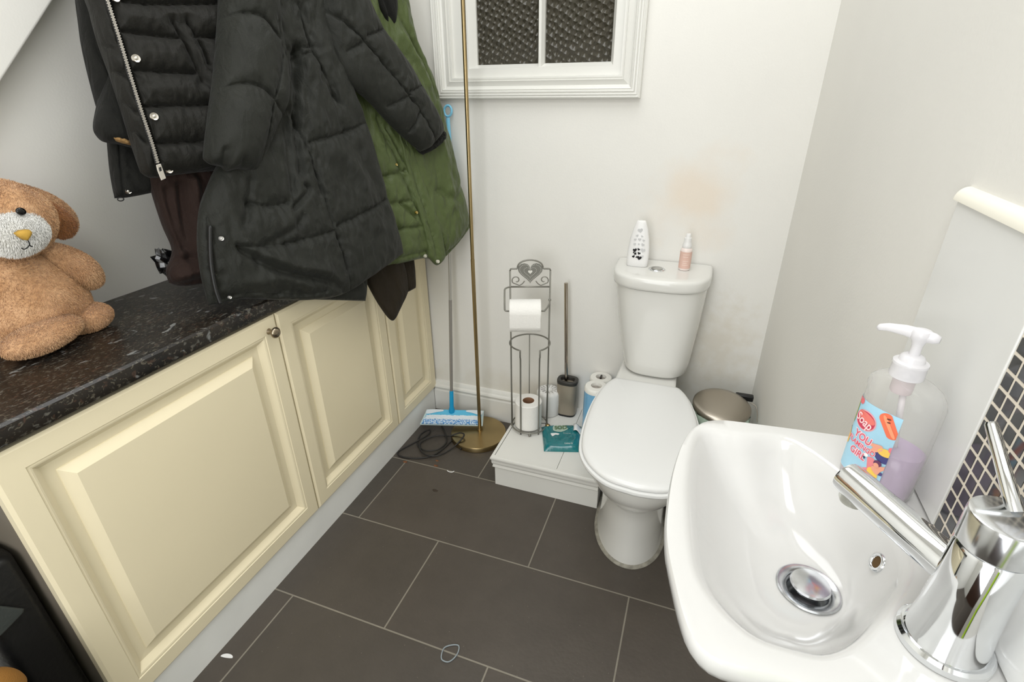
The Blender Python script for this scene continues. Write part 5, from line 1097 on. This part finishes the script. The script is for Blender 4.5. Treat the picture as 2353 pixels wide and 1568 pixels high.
cloth('right_sleeve', pb_, m_char, 0.025, [(0.297, 0.8376), (0.3338, 0.8487), (0.3617, 0.8455)], [(0.3617, 0.8455), (0.4165, 0.7521), (0.4589, 0.6359), (0.5279, 0.5505), (0.5863, 0.4492), (0.6298, 0.3632)], [(0.5197, 0.3113), (0.5565, 0.3191), (0.5885, 0.3387), (0.6298, 0.3632)], [(0.297, 0.8376), (0.2899, 0.7354), (0.2865, 0.6097), (0.3153, 0.5072), (0.3789, 0.4471), (0.4351, 0.3861), (0.5197, 0.3113)],
      thick=0.048, back=0.028, pu=2.2, pv=26, nu=140, nv=220, puff=0.013, sw=0.013, gather=0.006, wr=0.005, wf=(34, 18),
      seams=[[(0.312, 0.7207), (0.2841, 0.6561), (0.3248, 0.6235), (0.3695, 0.5838), (0.4196, 0.5289), (0.4739, 0.4692), (0.5206, 0.407), (0.5677, 0.328)], [(0.386, 0.5945), (0.4507, 0.6172)], [(0.3222, 0.5603), (0.3716, 0.5819)], [(0.4885, 0.4657), (0.5534, 0.4842)], [(0.4151, 0.4322), (0.4895, 0.4579)], [(0.4689, 0.3613), (0.5143, 0.4142)]], folds=[([(0.5378, 0.3146), (0.6102, 0.352)], -0.006, 0.005)], seed=80)
cloth('cuff', pb_, m_deep, 0.008, [(0.5277, 0.3175), (0.5859, 0.3386), (0.6392, 0.3674)], [(0.6392, 0.3674), (0.6498, 0.358), (0.6543, 0.3463)], [(0.5489, 0.2997), (0.5999, 0.3164), (0.6543, 0.3463)], [(0.5277, 0.3175), (0.5369, 0.3069), (0.5489, 0.2997)], thick=0.030, back=0.02, pu=2.4, pv=10, nu=40, nv=16, wr=0.006, wf=(120, 120), seed=90)
m_pearl = mat('white snap', (206, 204, 200), rough=0.25, metal=0.6)
for st, d_, r_ in (([(-0.0934, 0.1839)][0], 0.043, 0.0048), ([(0.1301, 0.3381)][0], 0.030, 0.0035), ([(-0.1113, 0.0572)][0], 0.030, 0.0035), ([(0.1133, 0.2034)][0], 0.036, 0.002)): snap(pb_, 0.0, st, d_, r_, m_pearl)
mb = MB().tube([cpt(0, q[0], q[1], 0.034) for q in smooth_path([(-0.1038, 0.2134), (-0.1255, 0.1423), (-0.1349, 0.0862), (-0.1355, 0.0504)], 8)], 0.0045, 8)
zz = obj('zip_tape', mb, m_black, pb_, smooth=True)

# ------------------------------------------------------------------ plush rabbit
def fur_mat(name, rgb, rgb2):
    m_ = mat(name, rgb, rough=0.9, sheen=0.4, spec=0.1)
    nt = m_.node_tree; b = nt.nodes['Principled BSDF']; tc = node(m_, 'ShaderNodeTexCoord')
    n_ = node(m_, 'ShaderNodeTexNoise'); n_.inputs['Scale'].default_value = 26; n_.inputs['Detail'].default_value = 5; nt.links.new(tc.outputs['Object'], n_.inputs['Vector'])
    c_ = node(m_, 'ShaderNodeValToRGB'); c_.color_ramp.elements[0].position = 0.35; c_.color_ramp.elements[1].position = 0.68
    c_.color_ramp.elements[0].color = lin(rgb2); c_.color_ramp.elements[1].color = lin(rgb)
    nt.links.new(n_.outputs['Fac'], c_.inputs['Fac']); nt.links.new(c_.outputs['Color'], b.inputs['Base Color'])
    return m_
m_fur = fur_mat('light brown plush', (216, 176, 136), (196, 152, 110))
m_fur2 = fur_mat('darker brown plush', (176, 122, 78), (150, 100, 60))
m_furw = fur_mat('white plush', (252, 251, 248), (240, 238, 232))

def plush(name, parent, m, C_, rad, R_=None, seedv=0.0, lump=0.08, n=46, mm=34, fur=9000, length=0.0058, comb=Vector((0.2, -0.1, -0.8)), shape=None):
    m_ = MB().ball((0, 0, 0), (1, 1, 1), n, mm)
    P = []
    for p in m_.v:
        q = Vector(p)
        if shape: q = shape(q)
        q = Vector((q.x*rad[0], q.y*rad[1], q.z*rad[2]))
        if R_ is not None: q = R_ @ q
        w_ = q+Vector(C_)
        q2 = q.normalized()*lump*min(rad)*mnoise.noise(w_*18+Vector((seedv, 0, 0)))
        P.append(w_+q2)
    P = [Vector((p.x, p.y, max(p.z, 0.8012))) for p in P]
    m_.v = [tuple(p) for p in P]
    faces = list(m_.f)
    areas, tri = [], []
    for f in faces:
        for k in range(1, len(f)-1):
            a, b_, c_ = P[f[0]], P[f[k]], P[f[k+1]]
            cr_ = (b_-a).cross(c_-a); areas.append(cr_.length); tri.append((a, b_, c_, cr_))
    areas = np.array(areas); pick = RNG.choice(len(tri), fur, p=areas/areas.sum())
    cen = Vector(C_)
    for k in pick:
        a, b_, c_, cr_ = tri[int(k)]
        r1, r2 = RNG.random(2)
        if r1+r2 > 1: r1, r2 = 1-r1, 1-r2
        p = a+(b_-a)*r1+(c_-a)*r2; nn = cr_.normalized()
        if nn.dot(p-cen) < 0: nn = -nn
        sw_ = Vector((mnoise.noise(p*22), mnoise.noise(p*22+Vector((9, 0, 0))), mnoise.noise(p*22+Vector((0, 9, 0)))))*1.1
        dr = nn*0.75+comb*0.45+sw_*0.7+Vector(RNG.normal(0, 0.18, 3)); dr = dr-nn*min(0, dr.dot(nn)-0.25)
        dr.normalize(); L = length*(0.6+0.7*RNG.random())
        sd_ = dr.cross(Vector(RNG.normal(0, 1, 3))).normalized()*0.00042
        p0 = p-nn*0.0005; p1 = p0+dr*L*0.55; p2 = p0+(dr*0.8+nn*-0.15+comb*0.25)*L
        for q_ in (p0, p1, p2): q_.z = max(q_.z, 0.8012)
        o = len(m_.v)
        m_.v += [tuple(p0-sd_), tuple(p0+sd_), tuple(p1+sd_*0.8), tuple(p1-sd_*0.8), tuple(p2)]
        m_.f += [(o, o+1, o+2, o+3), (o+3, o+2, o+4)]
    return obj(name, m_, m, parent, smooth=True, recalc=False)

rb = thing('plush_rabbit', 'light brown plush rabbit with a white muzzle sitting on the black worktop', 'soft toy', (-1.22, 0.58, 0.80))
def px_rot(ax_, deg): return Matrix.Rotation(math.radians(deg), 3, ax_)
tc_ = Vector((-1.225, 0.5729, 0.8817))
def pear(q): return Vector((q.x, q.y*(1-0.24*q.z), q.z))
plush('torso', rb, m_fur, tc_+Vector((0, -0.006, 0.004)), (0.070, 0.094, 0.112), px_rot('X', 4), 1, fur=42000, shape=pear)
hc_ = Vector((-1.195, 0.5703, 1.0435))
head = plush('head', rb, m_fur, hc_, (0.066, 0.072, 0.070), px_rot('X', 8), 2, fur=30000)
mz = Vector((-1.137, 0.5529, 1.0281))
muz = plush('muzzle', head, m_furw, mz+Vector((-0.006, 0, 0)), (0.032, 0.0445, 0.0375), px_rot('X', 10), 3, fur=20000, length=0.009, comb=Vector((0.1, -0.5, -0.8)))
ns = [Vector(p) for p in [(-1.092, 0.5284, 1.0367), (-1.092, 0.5373, 1.0398), (-1.092, 0.5476, 1.0389), (-1.092, 0.5503, 1.0337), (-1.092, 0.5464, 1.0285), (-1.092, 0.5392, 1.0219), (-1.092, 0.5364, 1.0234), (-1.092, 0.532, 1.0291)]]
mb = MB(); cN = sum(ns, Vector())/len(ns)
mb.rings([[p+Vector((-0.012, 0, 0)) for p in ns], [p+Vector((-0.001, 0, 0)) for p in ns], [cN+(p-cN)*0.8+Vector((0.0025, 0, 0)) for p in ns], [cN+(p-cN)*0.3+Vector((0.0035, 0, 0)) for p in ns]])
obj('nose', mb, mat('ochre felt', (190, 150, 62), rough=0.8, bump=0.3, bscale=200), muz, smooth=True)
mb = MB()
mb.tube(smooth_path([tuple(p) for p in [(-1.091, 0.5381, 1.0223), (-1.091, 0.5386, 1.0183), (-1.091, 0.5379, 1.0146)]], 5), 0.0011, 8); mb.tube(smooth_path([tuple(p) for p in [(-1.092, 0.5251, 1.0126), (-1.092, 0.5279, 1.0095), (-1.092, 0.5329, 1.0105), (-1.092, 0.5382, 1.0137), (-1.092, 0.5398, 1.0109), (-1.092, 0.5419, 1.0111)]], 5), 0.0010, 8)
obj('mouth_stitch', mb, m_black, muz, smooth=True)
for p in [(-1.1195, 0.56, 1.0661)]: obj('eye', MB().ball(p, (0.004, 0.0078, 0.0066), 24, 16, px_rot('X', -30)), mat('shiny black eye', (10, 9, 9), rough=0.12), head, smooth=True)
for p in [(-1.1195, 0.4968, 1.069)]: obj('eye', MB().ball(p, (0.004, 0.0078, 0.0066), 24, 16, px_rot('X', 30)), bpy.data.materials['shiny black eye'], head, smooth=True)
def earshape(q): return Vector((q.x, q.y*(1-0.35*q.z)*1.0, q.z))
e1 = Vector((-1.235, 0.6582, 1.0415))
ear_r = plush('ear', head, m_fur, e1, (0.018, 0.032, 0.064), px_rot('X', 33), 5, fur=12000, shape=earshape, lump=0.12)
e1b = Vector((-1.205, 0.6484, 1.0317))
plush('ear_lining', ear_r, m_fur2, e1b, (0.012, 0.026, 0.048), px_rot('X', 30), 6, fur=4500, length=0.005, shape=earshape, lump=0.12)
plush('ear', head, m_fur, (hc_.x-0.035, hc_.y-0.078, hc_.z+0.016), (0.018, 0.032, 0.064), px_rot('X', -33), 5, fur=2500, shape=earshape)
a1 = Vector((-1.205, 0.6452, 0.9319))
plush('arm', rb, m_fur, a1, (0.035, 0.036, 0.070), px_rot('X', 42), 7, fur=18000, lump=0.12)
plush('arm', rb, m_fur, (tc_.x+0.01, tc_.y-0.112, tc_.z+0.030), (0.036, 0.037, 0.073), px_rot('X', -30), 8, fur=5000)
f1 = Vector((-1.185, 0.6308, 0.8277))
plush('foot', rb, m_fur, f1+Vector((0, 0, -0.002)), (0.040, 0.044, 0.027), px_rot('X', 12), 9, fur=14000, lump=0.14)
f2 = Vector((-1.155, 0.5293, 0.8335))
plush('foot', rb, m_fur, f2+Vector((0, 0, -0.001)), (0.042, 0.070, 0.0265), px_rot('X', 5), 10, fur=18000, lump=0.12)
tgp = [Vector(p) for p in [(-1.2007, 0.6128, 0.803), (-1.1918, 0.6538, 0.803)]]
pen = thing('purple_strip', 'thin shiny purple strip lying on the worktop under the rabbit foot', 'strip', (-1.20, 0.68, 0.80))
mb = MB().tube([tgp[0]+Vector((0, 0, 0.001)), tgp[1]+Vector((0, 0, 0.001))], 0.0022, 12); mb.tube([tgp[0]+Vector((-0.006, 0.004, 0.001)), tgp[1]+Vector((-0.006, 0.004, 0.001))], 0.0018, 10)
obj('strip', mb, mat('purple foil', (112, 60, 136), rough=0.2, metal=0.6), pen, smooth=True)

# ------------------------------------------------------------------ dark things left of the cupboards
m_leath = mat('black leather', (16, 16, 16), rough=0.38, bump=0.4, bscale=120)
def soft_box(x0, x1, y0, y1, z0, z1, r=0.012):
    cx, cy, hx, hy = (x0+x1)/2, (y0+y1)/2, (x1-x0)/2, (y1-y0)/2; rg = []
    for z, g in ((z0, r), (z0+r*0.4, r*0.3), (z0+r, 0), (z1-r, 0), (z1-r*0.4, r*0.3), (z1, r)):
        rg.append([(cx+(hx-g)*math.copysign(abs(math.cos(a))**0.3, math.cos(a)), cy+(hy-g)*math.copysign(abs(math.sin(a))**0.3, math.sin(a)), z) for a in np.linspace(0, 2*PI, 56, endpoint=False)])
    return MB().rings(rg)
bg = thing('black_bag', 'black leathery bag standing on the floor beside the near cupboard end', 'bag', (-1.16, 0.22, 0))
obj('body', soft_box(-1.312, -1.003, 0.215, 0.300, 0, 0.56), m_leath, bg, smooth=True, angle=50)
fq = [(-0.992, 0.2223, 0.5288), (-0.992, 0.2654, 0.4605), (-0.992, 0.262, 0.4548), (-0.992, 0.2265, 0.4444), (-0.992, 0.1951, 0.458)]
mb = MB().add(fq+[(p[0]-0.006, p[1]+0.004, p[2]-0.004) for p in fq], [tuple(range(5)), tuple(range(5, 10))]+[(i, (i+1) % 5, 5+(i+1) % 5, 5+i) for i in range(5)])
obj('flap', mb, mat('worn grey black leather', (58, 62, 60), rough=0.45, bump=0.5, bscale=90), bg, bevel=0.002)
bx_ = thing('black_box', 'low black box at the bottom left corner under the tan slipper', 'box', (-0.93, 0.11, 0))
obj('body', soft_box(-0.998, -0.870, 0.02, 0.205, 0, 0.396, 0.008), m_black, bx_, smooth=True, angle=50)
sl2 = thing('slipper', 'rounded tan woven slipper toe at the bottom left corner beside the black bag', 'slipper', (-0.93, 0.15, 0.396))
mb = MB().ball((0, 0, 0), (1, 1, 1), 48, 32)
tcen = Vector((-0.934, 0.162, 0.396))
V = []
for p in mb.v:
    q = Vector(p); z = max(q.z, -0.02)
    V.append(tuple(tcen+Vector((q.x*0.038, q.y*(0.048 if q.y > 0 else 0.11), 0.001+max(z, 0)*0.056+(0.001 if q.z > 0 else 0)))))
mb.v = V
obj('toe', mb, mat('tan woven fabric', (150, 104, 44), rough=0.9, bump=0.6, bscale=380, stretch=(1, 1, 3)), sl2, smooth=True)

# a lime towel added out of view, only to give the tap its green streak
lt = thing('added_towel', 'lime green towel added out of view for the bright streak in the chrome tap', 'towel', (0.235, -0.17, 0.95))
mb = MB(); rows = []
for k in range(24):
    z = 0.95-0.62*k/23; w_ = 0.06+0.05*min(1, k/8)
    rows.append([(0.222+0.008*math.sin(i*0.9+k*0.05), -0.17-w_+2*w_*i/16, z) for i in range(17)]+[(0.238, -0.17+w_-2*w_*i/16, z) for i in range(17)])
obj('cloth', mb.rings(rows), mat('lime towelling', (176, 214, 30), rough=0.9, bump=0.5, bscale=200), lt, smooth=True, angle=60)
obj('hook', MB().tube([(0.245, -0.17, 0.97), (0.222, -0.17, 0.968), (0.212, -0.17, 0.985)], 0.004, 10), m_chrome, lt, smooth=True)
